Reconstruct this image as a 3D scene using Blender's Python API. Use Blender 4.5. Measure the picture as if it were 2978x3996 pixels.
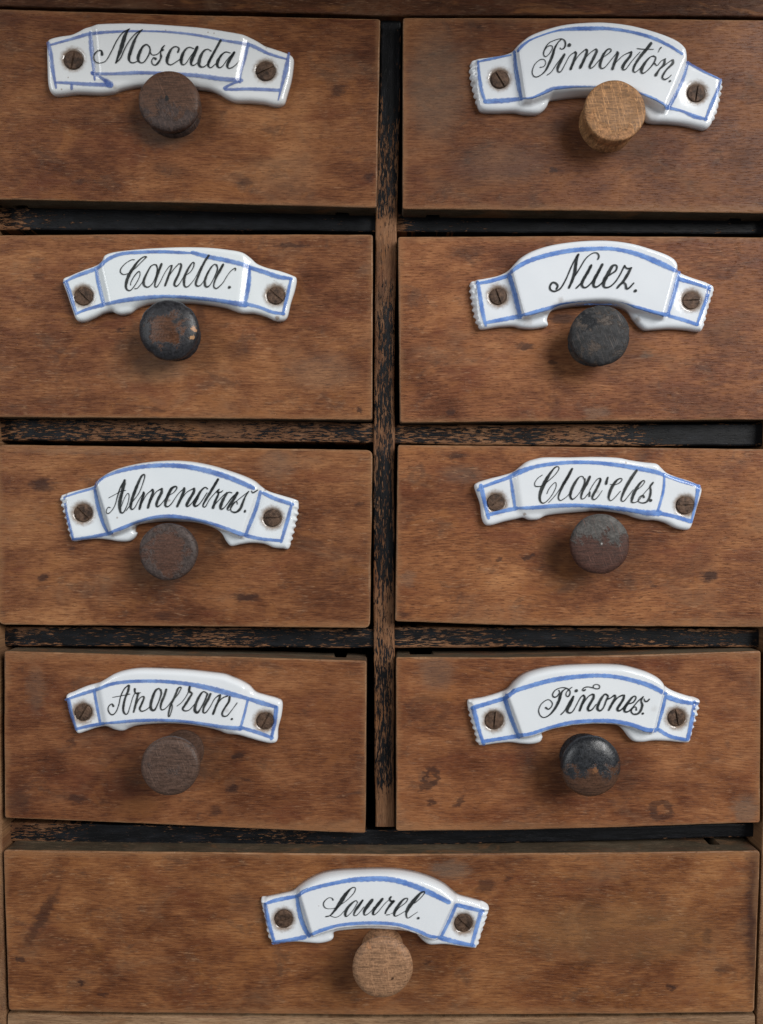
import bpy, bmesh, math, random
import numpy as np
from mathutils import Vector
from mathutils.geometry import delaunay_2d_cdt

for o in list(bpy.data.objects):
    bpy.data.objects.remove(o)

# ------------------------------------------------------------------ camera, world, lamps, exposure
S = 0.00007          # metres per photograph pixel on the plane of the drawer fronts
D = 0.24             # camera distance from that plane
Z0 = 0.17            # height of the optical axis above the cabinet's foot
CX, CY = 1489.0, 1998.0
scene = bpy.context.scene
COL = scene.collection

cam_d = bpy.data.cameras.new('camera')
cam_d.sensor_fit = 'VERTICAL'
cam_d.angle = 2 * math.atan(CY * S / D)
cam_d.clip_start = 0.01
cam_d.clip_end = 50
cam = bpy.data.objects.new('camera', cam_d)
cam.location = (0, -D, Z0)
cam.rotation_euler = (math.radians(90), 0, 0)
COL.objects.link(cam)
scene.camera = cam

world = bpy.data.worlds.new('World')
scene.world = world
world.use_nodes = True
bg = world.node_tree.nodes['Background']
bg.inputs['Color'].default_value = (0.93, 0.96, 1.0, 1)
bg.inputs['Strength'].default_value = 0.15


def area_lamp(name, loc, target, sx, sy, watts, color):
    l = bpy.data.lights.new(name, 'AREA')
    l.shape = 'RECTANGLE'
    l.size, l.size_y = sx, sy
    l.energy = watts
    l.color = color
    o = bpy.data.objects.new(name, l)
    o.location = loc
    o.rotation_euler = (Vector(target) - Vector(loc)).to_track_quat('-Z', 'Y').to_euler()
    COL.objects.link(o)
    return o


area_lamp('window_light', (0.95, -1.05, 0.80), (0, 0, Z0), 0.70, 0.90, 25.0, (1.0, 0.985, 0.96))
area_lamp('far_window_light', (-1.10, -1.10, 0.55), (0, 0, Z0), 0.60, 0.90, 7.5, (0.96, 0.98, 1.0))

scene.view_settings.view_transform = 'Standard'
scene.view_settings.look = 'None'
scene.view_settings.exposure = 0.0
scene.view_settings.gamma = 1.0
scene.view_settings.use_curve_mapping = False

rng = random.Random(7)


# ------------------------------------------------------------------ measuring: photograph pixel -> place at depth y
def W(px, py, y=0.0):
    k = S * (D + y) / D
    return ((px - CX) * k, y, Z0 + (CY - py) * k)


def tag(o, label=None, cat=None, group=None, kind=None):
    if label: o['label'] = label
    if cat: o['category'] = cat
    if group: o['group'] = group
    if kind: o['kind'] = kind
    return o


def mesh_obj(name, verts, faces, mats, parent=None, smooth=False, uvs=None, fmat=None):
    me = bpy.data.meshes.new(name)
    me.from_pydata([tuple(map(float, v)) for v in verts], [], faces)
    if not isinstance(mats, (list, tuple)): mats = [mats]
    for m in mats: me.materials.append(m)
    if fmat is not None:
        me.polygons.foreach_set('material_index', fmat)
    if uvs is not None:
        uvl = me.uv_layers.new(name='UVMap')
        idx = np.empty(len(me.loops), dtype=np.int32)
        me.loops.foreach_get('vertex_index', idx)
        uvl.data.foreach_set('uv', np.asarray(uvs, dtype=np.float32)[idx].ravel())
    if smooth:
        me.polygons.foreach_set('use_smooth', [True] * len(me.polygons))
    me.update()
    o = bpy.data.objects.new(name, me)
    COL.objects.link(o)
    if parent: o.parent = parent
    return o


def box(name, x0, x1, y0, y1, z0, z1, mat, parent):
    v = [(x, y, z) for x in (x0, x1) for y in (y0, y1) for z in (z0, z1)]
    f = [(0, 1, 3, 2), (4, 6, 7, 5), (0, 4, 5, 1), (2, 3, 7, 6), (0, 2, 6, 4), (1, 5, 7, 3)]
    uv = [((p[0] / S + CX) / 1000 + p[1] * 3, (CY - (p[2] - Z0) / S) / 1000 + p[1] * 5) for p in v]
    return mesh_obj(name, v, f, mat, parent, uvs=uv)


def empty(name, loc):
    o = bpy.data.objects.new(name, None)
    o.empty_display_size = 0.01
    o.location = loc
    COL.objects.link(o)
    return o


def catmull(pts, step, closed=False):
    """Catmull-Rom through pts (n,k) resampled about every `step` (measured in the first two columns)."""
    P = np.asarray(pts, float)
    n = len(P)
    out = []
    segs = n if closed else n - 1
    for i in range(segs):
        p1, p2 = P[i], P[(i + 1) % n]
        p0 = P[i - 1] if (closed or i > 0) else 2 * p1 - p2
        p3 = P[(i + 2) % n] if (closed or i + 2 < n) else 2 * p2 - p1
        m = max(1, int(math.ceil(np.hypot(*(p2 - p1)[:2]) / step)))
        t = (np.arange(m) / m)[:, None]
        out.append(0.5 * (2 * p1 + (p2 - p0) * t + (2 * p0 - 5 * p1 + 4 * p2 - p3) * t ** 2 + (3 * p1 - p0 - 3 * p2 + p3) * t ** 3))
    out = np.vstack(out)
    if not closed: out = np.vstack([out, P[-1]])
    return out


def sdf(poly, q):
    """Signed distance (positive inside) of points q (m,2) to closed polygon poly (n,2)."""
    a = poly
    b = np.roll(poly, -1, axis=0)
    best = np.full(len(q), 1e18)
    inside = np.zeros(len(q), bool)
    for (ax, ay), (bx, by) in zip(a, b):
        ex, ey = bx - ax, by - ay
        wx, wy = q[:, 0] - ax, q[:, 1] - ay
        t = np.clip((wx * ex + wy * ey) / (ex * ex + ey * ey + 1e-18), 0, 1)
        best = np.minimum(best, (wx - t * ex) ** 2 + (wy - t * ey) ** 2)
        c = (ay > q[:, 1]) != (by > q[:, 1])
        if by != ay:
            inside ^= c & (q[:, 0] < ex * (q[:, 1] - ay) / (by - ay) + ax)
    d = np.sqrt(best)
    return np.where(inside, d, -d)


def smooth01(t):
    t = np.clip(t, 0, 1)
    return t * t * (3 - 2 * t)


# ------------------------------------------------------------------ materials
class NT:
    """Small node-tree writer."""
    def __init__(self, name):
        self.m = bpy.data.materials.new(name)
        self.m.use_nodes = True
        self.t = self.m.node_tree
        self.t.nodes.clear()
        self.out = self.t.nodes.new('ShaderNodeOutputMaterial')

    def n(self, typ, _in=None, **props):
        nd = self.t.nodes.new(typ)
        for k, v in props.items(): setattr(nd, k, v)
        for k, v in (_in or {}).items():
            s = nd.inputs[k]
            if isinstance(v, bpy.types.NodeSocket): self.t.links.new(v, s)
            else: s.default_value = v
        return nd

    def math(self, op, a, b=0.0, c=0.0, clamp=False):
        return self.n('ShaderNodeMath', {0: a, 1: b, 2: c}, operation=op, use_clamp=clamp).outputs[0]

    def mul(self, a, b): return self.math('MULTIPLY', a, b)
    def add(self, a, b): return self.math('ADD', a, b)

    def remap(self, v, a, b, c=0.0, d=1.0, smooth=True):
        return self.n('ShaderNodeMapRange', {'Value': v, 'From Min': a, 'From Max': b, 'To Min': c, 'To Max': d},
                      interpolation_type='SMOOTHSTEP' if smooth else 'LINEAR').outputs[0]

    def mix(self, f, a, b, blend='MIX'):
        nd = self.t.nodes.new('ShaderNodeMix')
        nd.data_type = 'RGBA'
        nd.blend_type = blend
        nd.clamp_result = False
        for i, v in ((0, f), (6, a), (7, b)):
            s = nd.inputs[i]
            if isinstance(v, bpy.types.NodeSocket): self.t.links.new(v, s)
            else: s.default_value = v if i == 0 else (tuple(v) + (1,))[:4]
        return nd.outputs[2]

    def mapping(self, vec, loc=(0, 0, 0), rot=(0, 0, 0), scale=(1, 1, 1), typ='POINT'):
        return self.n('ShaderNodeMapping', {'Vector': vec, 'Location': loc, 'Rotation': rot, 'Scale': scale},
                      vector_type=typ).outputs[0]

    def noise(self, vec, scale, detail=3, rough=0.55, stretch=(1, 1, 1), off=(0, 0, 0), dist=0.0, color=False):
        v = self.mapping(vec, off, (0, 0, 0), stretch)
        nd = self.n('ShaderNodeTexNoise', {'Vector': v, 'Scale': scale, 'Detail': detail, 'Roughness': rough, 'Distortion': dist})
        return nd.outputs['Color' if color else 'Fac']

    def ramp(self, f, stops, const=False):
        nd = self.n('ShaderNodeValToRGB', {0: f})
        cr = nd.color_ramp
        if const: cr.interpolation = 'CONSTANT'
        while len(cr.elements) < len(stops): cr.elements.new(0.5)
        for e, (p, c) in zip(cr.elements, stops):
            e.position = p
            e.color = (c, c, c, 1) if isinstance(c, (int, float)) else tuple(c) + (1,)
        return nd.outputs[0]

    def bump(self, h, dist, strength=1.0, normal=None):
        i = {'Height': h, 'Distance': dist, 'Strength': strength}
        if normal is not None: i['Normal'] = normal
        return self.n('ShaderNodeBump', i).outputs[0]

    def principled(self, **kw):
        nd = self.n('ShaderNodeBsdfPrincipled', {k.replace('_', ' '): v for k, v in kw.items()})
        self.t.links.new(nd.outputs[0], self.out.inputs['Surface'])
        return nd

    def uv(self): return self.n('ShaderNodeUVMap', uv_map='UVMap').outputs[0]
    def obj(self): return self.n('ShaderNodeTexCoord').outputs['Object']


def wood_grain(k, vec, off, pal, blot=1.0, pore=0.40):
    """Old varnished wood: returns colour, height, roughness sockets.  vec in thousands of photograph pixels."""
    warp = k.noise(vec, 1.7, 2, 0.5, off=off, color=True)
    vw = k.n('ShaderNodeVectorMath', {0: vec, 1: k.n('ShaderNodeVectorMath', {0: warp, 1: (0.02, 0.05, 0)}, operation='MULTIPLY').outputs[0]}, operation='ADD').outputs[0]
    streak = k.noise(vw, 1.0, 5, 0.66, (2.6, 40, 1), off)
    fine = k.noise(vw, 1.0, 4, 0.75, (16, 170, 1), off)
    pores = k.noise(vw, 1.0, 2, 0.6, (30, 185, 1), (off[0] + 3, off[1] + 9, 0))
    big = k.noise(vec, 1.35, 4, 0.6, (1.0, 1.7, 1), (off[0] + 5, off[1] + 2, 0), 0.6)
    mid = k.noise(vec, 5.5, 4, 0.65, (1.0, 1.8, 1), (off[0] + 1, off[1] + 7, 0), 0.4)
    t = k.add(k.add(k.mul(streak, 0.12), k.mul(fine, 0.42)), k.add(k.mul(big, 0.44 * blot), k.mul(mid, 0.32)))
    t = k.add(t, 0.17 * (1 - blot))
    col = k.ramp(k.remap(t, 0.49, 0.81, smooth=False), [(0.0, pal[0]), (0.33, pal[1]), (0.62, pal[2]), (1.0, pal[3])])
    pm = k.remap(pores, 0.55, 0.66)
    col = k.mix(k.mul(k.mul(pm, k.remap(mid, 0.38, 0.60, 0.35, 1.0)), pore), col, tuple(0.7 * c for c in pal[0]))
    # handling haze: grey dull patches, reddish varnish pools
    haze = k.noise(vec, 2.6, 4, 0.7, (1, 1.5, 1), (off[0] + 11, off[1] + 4, 0), 0.8)
    col = k.mix(k.mul(k.remap(haze, 0.52, 0.72), 0.38), col, (0.20, 0.118, 0.070))
    red = k.noise(vec, 3.4, 3, 0.6, (1, 2.2, 1), (off[0] + 21, off[1] + 14, 0), 0.5)
    col = k.mix(k.mul(k.remap(red, 0.52, 0.74), 0.50), col, (0.135, 0.040, 0.018))
    org = k.noise(vec, 4.2, 4, 0.68, (1, 1.9, 1), (off[0] + 31, off[1] + 24, 0), 0.7)
    col = k.mix(k.mul(k.remap(org, 0.53, 0.68), 0.42), col, (0.27, 0.112, 0.038))
    gry = k.noise(vec, 6.5, 5, 0.7, (1, 1.6, 1), (off[0] + 41, off[1] + 2, 0), 0.6)
    col = k.mix(k.mul(k.remap(gry, 0.55, 0.68), 0.45), col, (0.075, 0.044, 0.030))
    flk = k.noise(vw, 1.0, 3, 0.65, (21, 125, 1), (off[0] + 6, off[1] + 1, 0))
    col = k.mix(k.mul(k.mul(k.remap(flk, 0.55, 0.68), k.remap(gry, 0.40, 0.62)), 0.42), col, (0.40, 0.235, 0.135))
    # specks of lint and pale scratches
    lint = k.noise(vec, 1.0, 2, 0.5, (140, 150, 1), (off[0] + 2, off[1] + 3, 0))
    col = k.mix(k.mul(k.remap(lint, 0.735, 0.79), 0.55), col, (0.48, 0.36, 0.25))
    scr = k.noise(k.mapping(vec, (0, 0, 0), (0, 0, 0.9)), 1.0, 2, 0.5, (8, 170, 1), off)
    col = k.mix(k.mul(k.mul(k.remap(scr, 0.68, 0.78), k.remap(mid, 0.5, 0.7)), 0.30), col, (0.36, 0.24, 0.15))
    h = k.add(k.mul(fine, 0.6), k.add(k.mul(streak, 0.5), k.mul(pm, -0.5)))
    ro = k.remap(k.add(k.mul(haze, 0.6), k.mul(mid, 0.4)), 0.3, 0.7, 0.40, 0.62)
    return col, h, ro, mid


PAL_FRONT = [(0.048, 0.014, 0.005), (0.122, 0.044, 0.018), (0.222, 0.092, 0.037), (0.365, 0.175, 0.075)]
PAL_RAW = [(0.07, 0.032, 0.014), (0.15, 0.072, 0.033), (0.23, 0.12, 0.058), (0.33, 0.19, 0.10)]
PAL_DUSTY = [(0.030, 0.020, 0.011), (0.062, 0.044, 0.026), (0.10, 0.074, 0.046), (0.16, 0.125, 0.085)]


def drawer_front_mat(name, ext, stains_and_shade, off, tint, pore):
    """ext = x0,x1,y0,y1 in photograph pixels; stains = (cx, cy, rx, ry, turn in degrees, strength, ring?, colour?)"""
    k = NT(name)
    uv = k.uv()
    col, h, ro, mid = wood_grain(k, uv, off, PAL_FRONT, 1.0, pore)
    col = k.mix(1.0, col, tint, 'MULTIPLY')
    px = k.mapping(uv, (0, 0, 0), (0, 0, 0), (1000, 1000, 1))
    wob = k.noise(uv, 28, 3, 0.6, (1, 1.9, 1), (off[1], off[0], 0), color=True)
    wob = k.n('ShaderNodeVectorMath', {0: k.n('ShaderNodeVectorMath', {0: wob, 1: (0.5, 0.5, 0)}, operation='SUBTRACT').outputs[0], 1: (75, 42, 0)}, operation='MULTIPLY').outputs[0]
    pw = k.n('ShaderNodeVectorMath', {0: px, 1: wob}, operation='ADD').outputs[0]
    acc = {}
    for s in stains_and_shade:  # dark marks close to the knobs also paint in their shade
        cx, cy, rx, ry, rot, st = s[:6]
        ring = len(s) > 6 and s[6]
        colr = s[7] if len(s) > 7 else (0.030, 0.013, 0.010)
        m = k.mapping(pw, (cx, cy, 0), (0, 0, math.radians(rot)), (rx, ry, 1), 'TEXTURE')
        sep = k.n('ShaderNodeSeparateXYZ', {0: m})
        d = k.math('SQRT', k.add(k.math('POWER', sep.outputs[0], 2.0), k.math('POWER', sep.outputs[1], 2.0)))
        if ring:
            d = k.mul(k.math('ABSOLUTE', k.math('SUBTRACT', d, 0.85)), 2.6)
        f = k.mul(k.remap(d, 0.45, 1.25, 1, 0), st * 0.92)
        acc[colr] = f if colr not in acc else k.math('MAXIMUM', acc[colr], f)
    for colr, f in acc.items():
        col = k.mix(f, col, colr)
    # rubbed, paler arris
    sep = k.n('ShaderNodeSeparateXYZ', {0: px})
    x0, x1, y0, y1 = ext
    e = k.math('MINIMUM', k.math('MINIMUM', k.math('SUBTRACT', sep.outputs[0], x0), k.math('SUBTRACT', x1, sep.outputs[0])),
               k.math('MINIMUM', k.math('SUBTRACT', sep.outputs[1], y0), k.math('SUBTRACT', y1, sep.outputs[1])))
    en = k.noise(uv, 9, 4, 0.7, (1, 1, 1), off)
    wear = k.mul(k.remap(k.add(e, k.mul(en, -55.0)), -28, 0, 1, 0), 0.42)
    col = k.mix(wear, col, (0.29, 0.145, 0.066))
    nb = k.bump(h, 0.00016, 0.7)
    k.principled(Base_Color=col, Roughness=ro, Normal=nb, Specular_IOR_Level=0.22)
    return k.m


def plain_wood_mat(name, pal, off, rough=0.62, stretch_swap=False, spec=0.3, tint=(1, 1, 1)):
    k = NT(name)
    uv = k.uv()
    if stretch_swap: uv = k.mapping(uv, (0, 0, 0), (0, 0, math.radians(90)))
    col, h, ro, mid = wood_grain(k, uv, off, pal)
    col = k.mix(1.0, col, tint, 'MULTIPLY')
    k.principled(Base_Color=col, Roughness=rough, Normal=k.bump(h, 0.00015, 0.7), Specular_IOR_Level=spec)
    return k.m


def flaked_paint_mat(name, cover, off, length, edge=0.30):
    """Black paint flaking off brown wood.  UV: u = along the piece in thousands of pixels from its start, v = 0..1 across.
    cover = [(u, 0..1)] how much paint is left along the piece."""
    k = NT(name)
    uv = k.uv()
    sep = k.n('ShaderNodeSeparateXYZ', {0: uv})
    u, v = sep.outputs[0], sep.outputs[1]
    vec = k.mapping(uv, (0, 0, 0), (0, 0, 0), (1, 0.08, 1))
    col, h, ro, mid = wood_grain(k, vec, off, [(0.075, 0.032, 0.014), (0.150, 0.068, 0.032), (0.225, 0.110, 0.053), (0.31, 0.165, 0.085)])
    ragged = k.noise(vec, 1.0, 5, 0.68, (21, 125, 1), off, 0.35)
    fib = k.noise(vec, 1.0, 3, 0.6, (34, 330, 1), off)
    broad = k.noise(vec, 1.0, 2, 0.5, (3.5, 14, 1), (off[0] + 8, off[1], 0))
    c = k.ramp(k.math('DIVIDE', u, length), [(p / length, w) for p, w in cover])
    ev = k.math('MINIMUM', v, k.math('SUBTRACT', 1.0, v))
    e = k.remap(ev, 0.0, 0.24, -edge, 0.0)
    n = k.add(k.mul(ragged, 1.7), k.add(k.mul(fib, 1.0), k.mul(broad, 0.7)))      # mean about 1.7
    t = k.add(k.add(n, e), k.mul(c, 0.85))
    pm = k.remap(t, 2.10, 2.17)
    tone = k.noise(vec, 1.0, 3, 0.6, (9, 30, 1), off)
    pc = k.mix(k.remap(tone, 0.4, 0.75), (0.0035, 0.004, 0.005), (0.012, 0.013, 0.016))
    base = k.mix(pm, col, pc)
    dust = k.noise(vec, 1.0, 2, 0.5, (110, 110, 1), off)
    base = k.mix(k.mul(k.remap(dust, 0.72, 0.8), 0.35), base, (0.16, 0.14, 0.12))
    rough = k.n('ShaderNodeMapRange', {'Value': pm, 'To Min': 0.66, 'To Max': 0.50}).outputs[0]
    nb = k.bump(k.add(k.mul(pm, 0.8), k.mul(h, 0.4)), 0.00018, 0.8)
    k.principled(Base_Color=base, Roughness=rough, Normal=nb, Specular_IOR_Level=0.22)
    return k.m


def porcelain_mat(name, screws, warm, blots, off):
    """Glazed porcelain; grime in the screw seats and brown glaze faults (photograph-pixel positions)."""
    k = NT(name)
    uv = k.uv()
    px = k.mapping(uv, (0, 0, 0), (0, 0, 0), (1000, 1000, 1))
    tone = k.noise(uv, 4.0, 3, 0.5, off=off)
    col = k.mix(tone, (0.72, 0.76, 0.80), (0.80, 0.825, 0.85))
    col = k.mix(1.0, col, warm, 'MULTIPLY')
    wob = k.noise(uv, 60, 4, 0.7, off=off)
    g = None
    for sx, sy in screws:
        d = k.n('ShaderNodeVectorMath', {0: px, 1: (sx, sy, 0)}, operation='DISTANCE').outputs['Value']
        f = k.mul(k.remap(k.add(d, k.mul(wob, 26)), 46, 72, 1, 0), 0.85)
        g = f if g is None else k.math('MAXIMUM', g, f)
    for bx, by, r, st in blots:
        d = k.n('ShaderNodeVectorMath', {0: px, 1: (bx, by, 0)}, operation='DISTANCE').outputs['Value']
        f = k.mul(k.remap(k.add(d, k.mul(wob, r * 1.6)), r * 0.9, r * 1.9, 1, 0), st)
        g = f if g is None else k.math('MAXIMUM', g, f)
    col = k.mix(g, col, (0.19, 0.105, 0.045))
    spk = k.noise(uv, 1.0, 1, 0.5, (150, 150, 1), off)
    col = k.mix(k.mul(k.remap(spk, 0.80, 0.84), 0.6), col, (0.12, 0.08, 0.05))
    orange = k.noise(uv, 38, 2, 0.5, off=off)
    k.principled(Base_Color=col, Roughness=0.11, Normal=k.bump(orange, 0.00004, 0.35), Specular_IOR_Level=0.55,
                 Subsurface_Weight=0.12, Subsurface_Radius=(0.0012, 0.0012, 0.0012), Subsurface_Scale=0.6)
    return k.m


def glaze_ink_mat(name, dark, light, edge, body, gloss, speck):
    """Brushed ceramic colour: uneven, thinner at the brush edges.  UV: u along the stroke in pixels, v -1..1 across."""
    k = NT(name)
    uv = k.uv()
    sep = k.n('ShaderNodeSeparateXYZ', {0: uv})
    u, v = sep.outputs[0], sep.outputs[1]
    ob = k.obj()
    n1 = k.noise(ob, 260, 4, 0.6)
    n2 = k.noise(k.mapping(uv, (0, 0, 0), (0, 0, 0), (0.02, 1.2, 1)), 1.0, 3, 0.6)
    n3 = k.noise(ob, 1500, 3, 0.65)
    col = k.mix(k.remap(k.add(k.mul(n1, 0.6), k.mul(n2, 0.4)), 0.38, 0.64), dark, light)
    av = k.math('ABSOLUTE', v)
    a = k.remap(k.add(av, k.mul(k.math('SUBTRACT', n3, 0.5), 0.4)), 1.0 - edge, 1.08, 1, 0)
    a = k.mul(a, k.remap(n2, 0.25, 0.65, body - 0.34, body, False))
    if speck:
        a = k.mul(a, k.remap(k.add(k.mul(n3, 0.7), k.mul(n1, 0.3)), 0.60, 0.70, 1, 1 - speck))
    bs = k.n('ShaderNodeBsdfPrincipled', {'Base Color': col, 'Roughness': gloss, 'Specular IOR Level': 0.5})
    tr = k.n('ShaderNodeBsdfTransparent')
    mx = k.n('ShaderNodeMixShader', {0: a, 1: tr.outputs[0], 2: bs.outputs[0]})
    k.t.links.new(mx.outputs[0], k.out.inputs['Surface'])
    return k.m


def knob_mat(name, wood, coat, cover, off, rough, rings=0.0, pale=0.0, radial=0.0, spec=0.35, cloud=1.0, grad=0.0, spots=(), scratch=0.0, relief=0.6):
    """Turned wooden knob, partly covered by old finish.  UV centred on the face in units of its radius, v up."""
    k = NT(name)
    uv = k.uv()
    v2 = k.mapping(uv, off)
    sep = k.n('ShaderNodeSeparateXYZ', {0: uv})
    r = k.n('ShaderNodeVectorMath', {0: uv}, operation='LENGTH').outputs['Value']
    gr = k.noise(v2, 1.0, 4, 0.7, (1.8, 17, 1))
    fi = k.noise(v2, 13.0, 6, 0.75)
    cl = k.noise(v2, 1.7, 6, 0.72, dist=0.5)
    md = k.noise(v2, 4.5, 5, 0.7, off=(3, 1, 0), dist=0.4)
    w = k.mix(k.remap(k.add(k.mul(gr, 0.5), k.add(k.mul(fi, 0.25), k.mul(md, 0.25))), 0.40, 0.60), tuple(c * 0.42 for c in wood), tuple(c * 1.12 for c in wood))
    w = k.mix(k.mul(k.remap(md, 0.52, 0.68), 0.45), w, tuple(c * 0.35 for c in wood))
    w = k.mix(k.mul(k.remap(fi, 0.54, 0.66), 0.22 + 0.1 * pale), w, tuple(min(1, c * 1.8 + 0.01) for c in wood))
    if pale:
        cut = k.noise(k.mapping(v2, (0, 0, 0), (0, 0, 1.35)), 1.0, 3, 0.6, (0.5, 5.5, 1))
        w = k.mix(k.mul(k.remap(k.math('ABSOLUTE', k.math('SUBTRACT', cut, 0.5)), 0.0, 0.020, 1, 0), pale), w, tuple(min(1, c * 1.9) for c in wood))
    m = k.add(k.mul(cl, cloud), k.add(k.mul(fi, 0.30), k.add(k.mul(r, radial), k.mul(sep.outputs[1], grad))))
    pm = k.remap(m, 0.5 * cloud + 0.65 - cover - 0.04, 0.5 * cloud + 0.65 - cover + 0.05)
    cv = k.mix(k.remap(k.add(k.mul(fi, 0.5), k.mul(md, 0.5)), 0.40, 0.62), coat, tuple(c * 2.6 + 0.008 for c in coat))
    col = k.mix(pm, w, cv)
    if rings:
        rg = k.noise(k.n('ShaderNodeCombineXYZ', {0: k.mul(k.add(r, k.mul(md, 0.05)), 24.0), 1: 0.3, 2: off[0]}).outputs[0], 1.0, 3, 0.6)
        col = k.mix(k.mul(k.remap(rg, 0.50, 0.68), rings), col, tuple(c * 0.35 for c in coat))
    if scratch:
        sc = k.noise(k.mapping(v2, (0, 0, 0), (0, 0, 1.2)), 1.0, 2, 0.5, (1.2, 34, 1))
        col = k.mix(k.mul(k.mul(k.remap(sc, 0.60, 0.70), k.remap(cl, 0.40, 0.60)), scratch), col, tuple(min(1, c * 2.6 + 0.02) for c in wood))
    for su, sv, sr, scol in spots:
        d = k.n('ShaderNodeVectorMath', {0: uv, 1: (su, sv, 0)}, operation='DISTANCE').outputs['Value']
        d = k.add(d, k.mul(k.math('SUBTRACT', md, 0.5), sr * 5.0))
        col = k.mix(k.remap(d, sr * 0.75, sr, 1, 0), col, scol)
    lint = k.noise(v2, 34, 3, 0.6)
    col = k.mix(k.mul(k.remap(lint, 0.68, 0.76), 0.22), col, (0.30, 0.25, 0.21))
    ro = k.remap(k.add(k.mul(fi, 0.5), k.mul(cl, 0.5)), 0.38, 0.62, rough - 0.14, rough + 0.14)
    nb = k.bump(k.add(k.mul(fi, 0.35), k.add(k.mul(pm, 0.4), k.add(k.mul(gr, 0.3), k.mul(md, 0.6)))), 0.00035, relief)
    k.principled(Base_Color=col, Roughness=ro, Normal=nb, Specular_IOR_Level=spec)
    return k.m


def rust_mat():
    k = NT('rusty_iron')
    ob = k.obj()
    a = k.noise(ob, 900, 5, 0.7)
    b = k.noise(ob, 260, 3, 0.6)
    col = k.mix(k.remap(k.add(k.mul(a, 0.6), k.mul(b, 0.4)), 0.36, 0.66), (0.030, 0.017, 0.011), (0.150, 0.088, 0.056))
    col = k.mix(k.mul(k.remap(a, 0.6, 0.75), 0.5), col, (0.21, 0.15, 0.11))
    k.principled(Base_Color=col, Roughness=0.62, Metallic=0.25, Normal=k.bump(a, 0.0003, 0.8), Specular_IOR_Level=0.4)
    return k.m


M_RUST = rust_mat()
M_BLUE = glaze_ink_mat('cobalt_blue_glaze', (0.075, 0.195, 0.58), (0.225, 0.400, 0.80), 0.42, 0.90, 0.14, 0.0)
M_BLUE_DARK = glaze_ink_mat('deep_cobalt_glaze', (0.060, 0.150, 0.47), (0.210, 0.365, 0.73), 0.44, 0.86, 0.14, 0.0)
M_BLUE_PALE = glaze_ink_mat('pale_cobalt_glaze', (0.075, 0.135, 0.42), (0.24, 0.34, 0.64), 0.48, 0.80, 0.14, 0.0)
M_INK = glaze_ink_mat('black_lettering_glaze', (0.006, 0.008, 0.009), (0.030, 0.036, 0.036), 0.18, 1.0, 0.20, 0.0)
M_INK_WORN = glaze_ink_mat('worn_black_lettering_glaze', (0.008, 0.009, 0.009), (0.040, 0.044, 0.040), 0.20, 1.0, 0.24, 0.40)
M_INSIDE = plain_wood_mat('drawer_box_wood', PAL_DUSTY, (4, 2, 0))
M_EDGE = plain_wood_mat('rubbed_arris_wood', [(0.11, 0.050, 0.022), (0.19, 0.092, 0.042), (0.27, 0.138, 0.066), (0.36, 0.20, 0.11)], (9, 3, 0), 0.55)
M_DUSTY = plain_wood_mat('dusty_board_edge', PAL_DUSTY, (2, 6, 0), 0.75)


# ------------------------------------------------------------------ builders
def adopt(o, parent):
    o.parent = parent
    if parent.type == 'EMPTY':
        from mathutils import Matrix
        o.matrix_parent_inverse = Matrix.Translation(-Vector(parent.location))
    return o


def fix_normals(o):
    bm = bmesh.new()
    bm.from_mesh(o.data)
    bmesh.ops.recalc_face_normals(bm, faces=bm.faces)
    bm.to_mesh(o.data)
    bm.free()


def corner_round(poly, c):
    out = []
    n = len(poly)
    for i in range(n):
        p0, p1, p2 = (np.array(poly[(i + j) % n], float) for j in (-1, 0, 1))
        a, b = p0 - p1, p2 - p1
        la, lb = np.hypot(*a), np.hypot(*b)
        ang = abs(np.dot(a, b) / (la * lb))
        if ang > 0.6:
            out.append(p1)
            continue
        s, e = p1 + a / la * min(c, la / 2), p1 + b / lb * min(c, lb / 2)
        for t in np.linspace(0, 1, 6):
            out.append((1 - t) ** 2 * s + 2 * t * (1 - t) * p1 + t * t * e)
    return np.array(out)


def densify(poly, step):
    out = []
    for a, b in zip(poly, np.roll(poly, -1, axis=0)):
        m = max(1, int(np.hypot(*(b - a)) / step))
        for t in range(m): out.append(a + (b - a) * t / m)
    return np.array(out)


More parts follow.
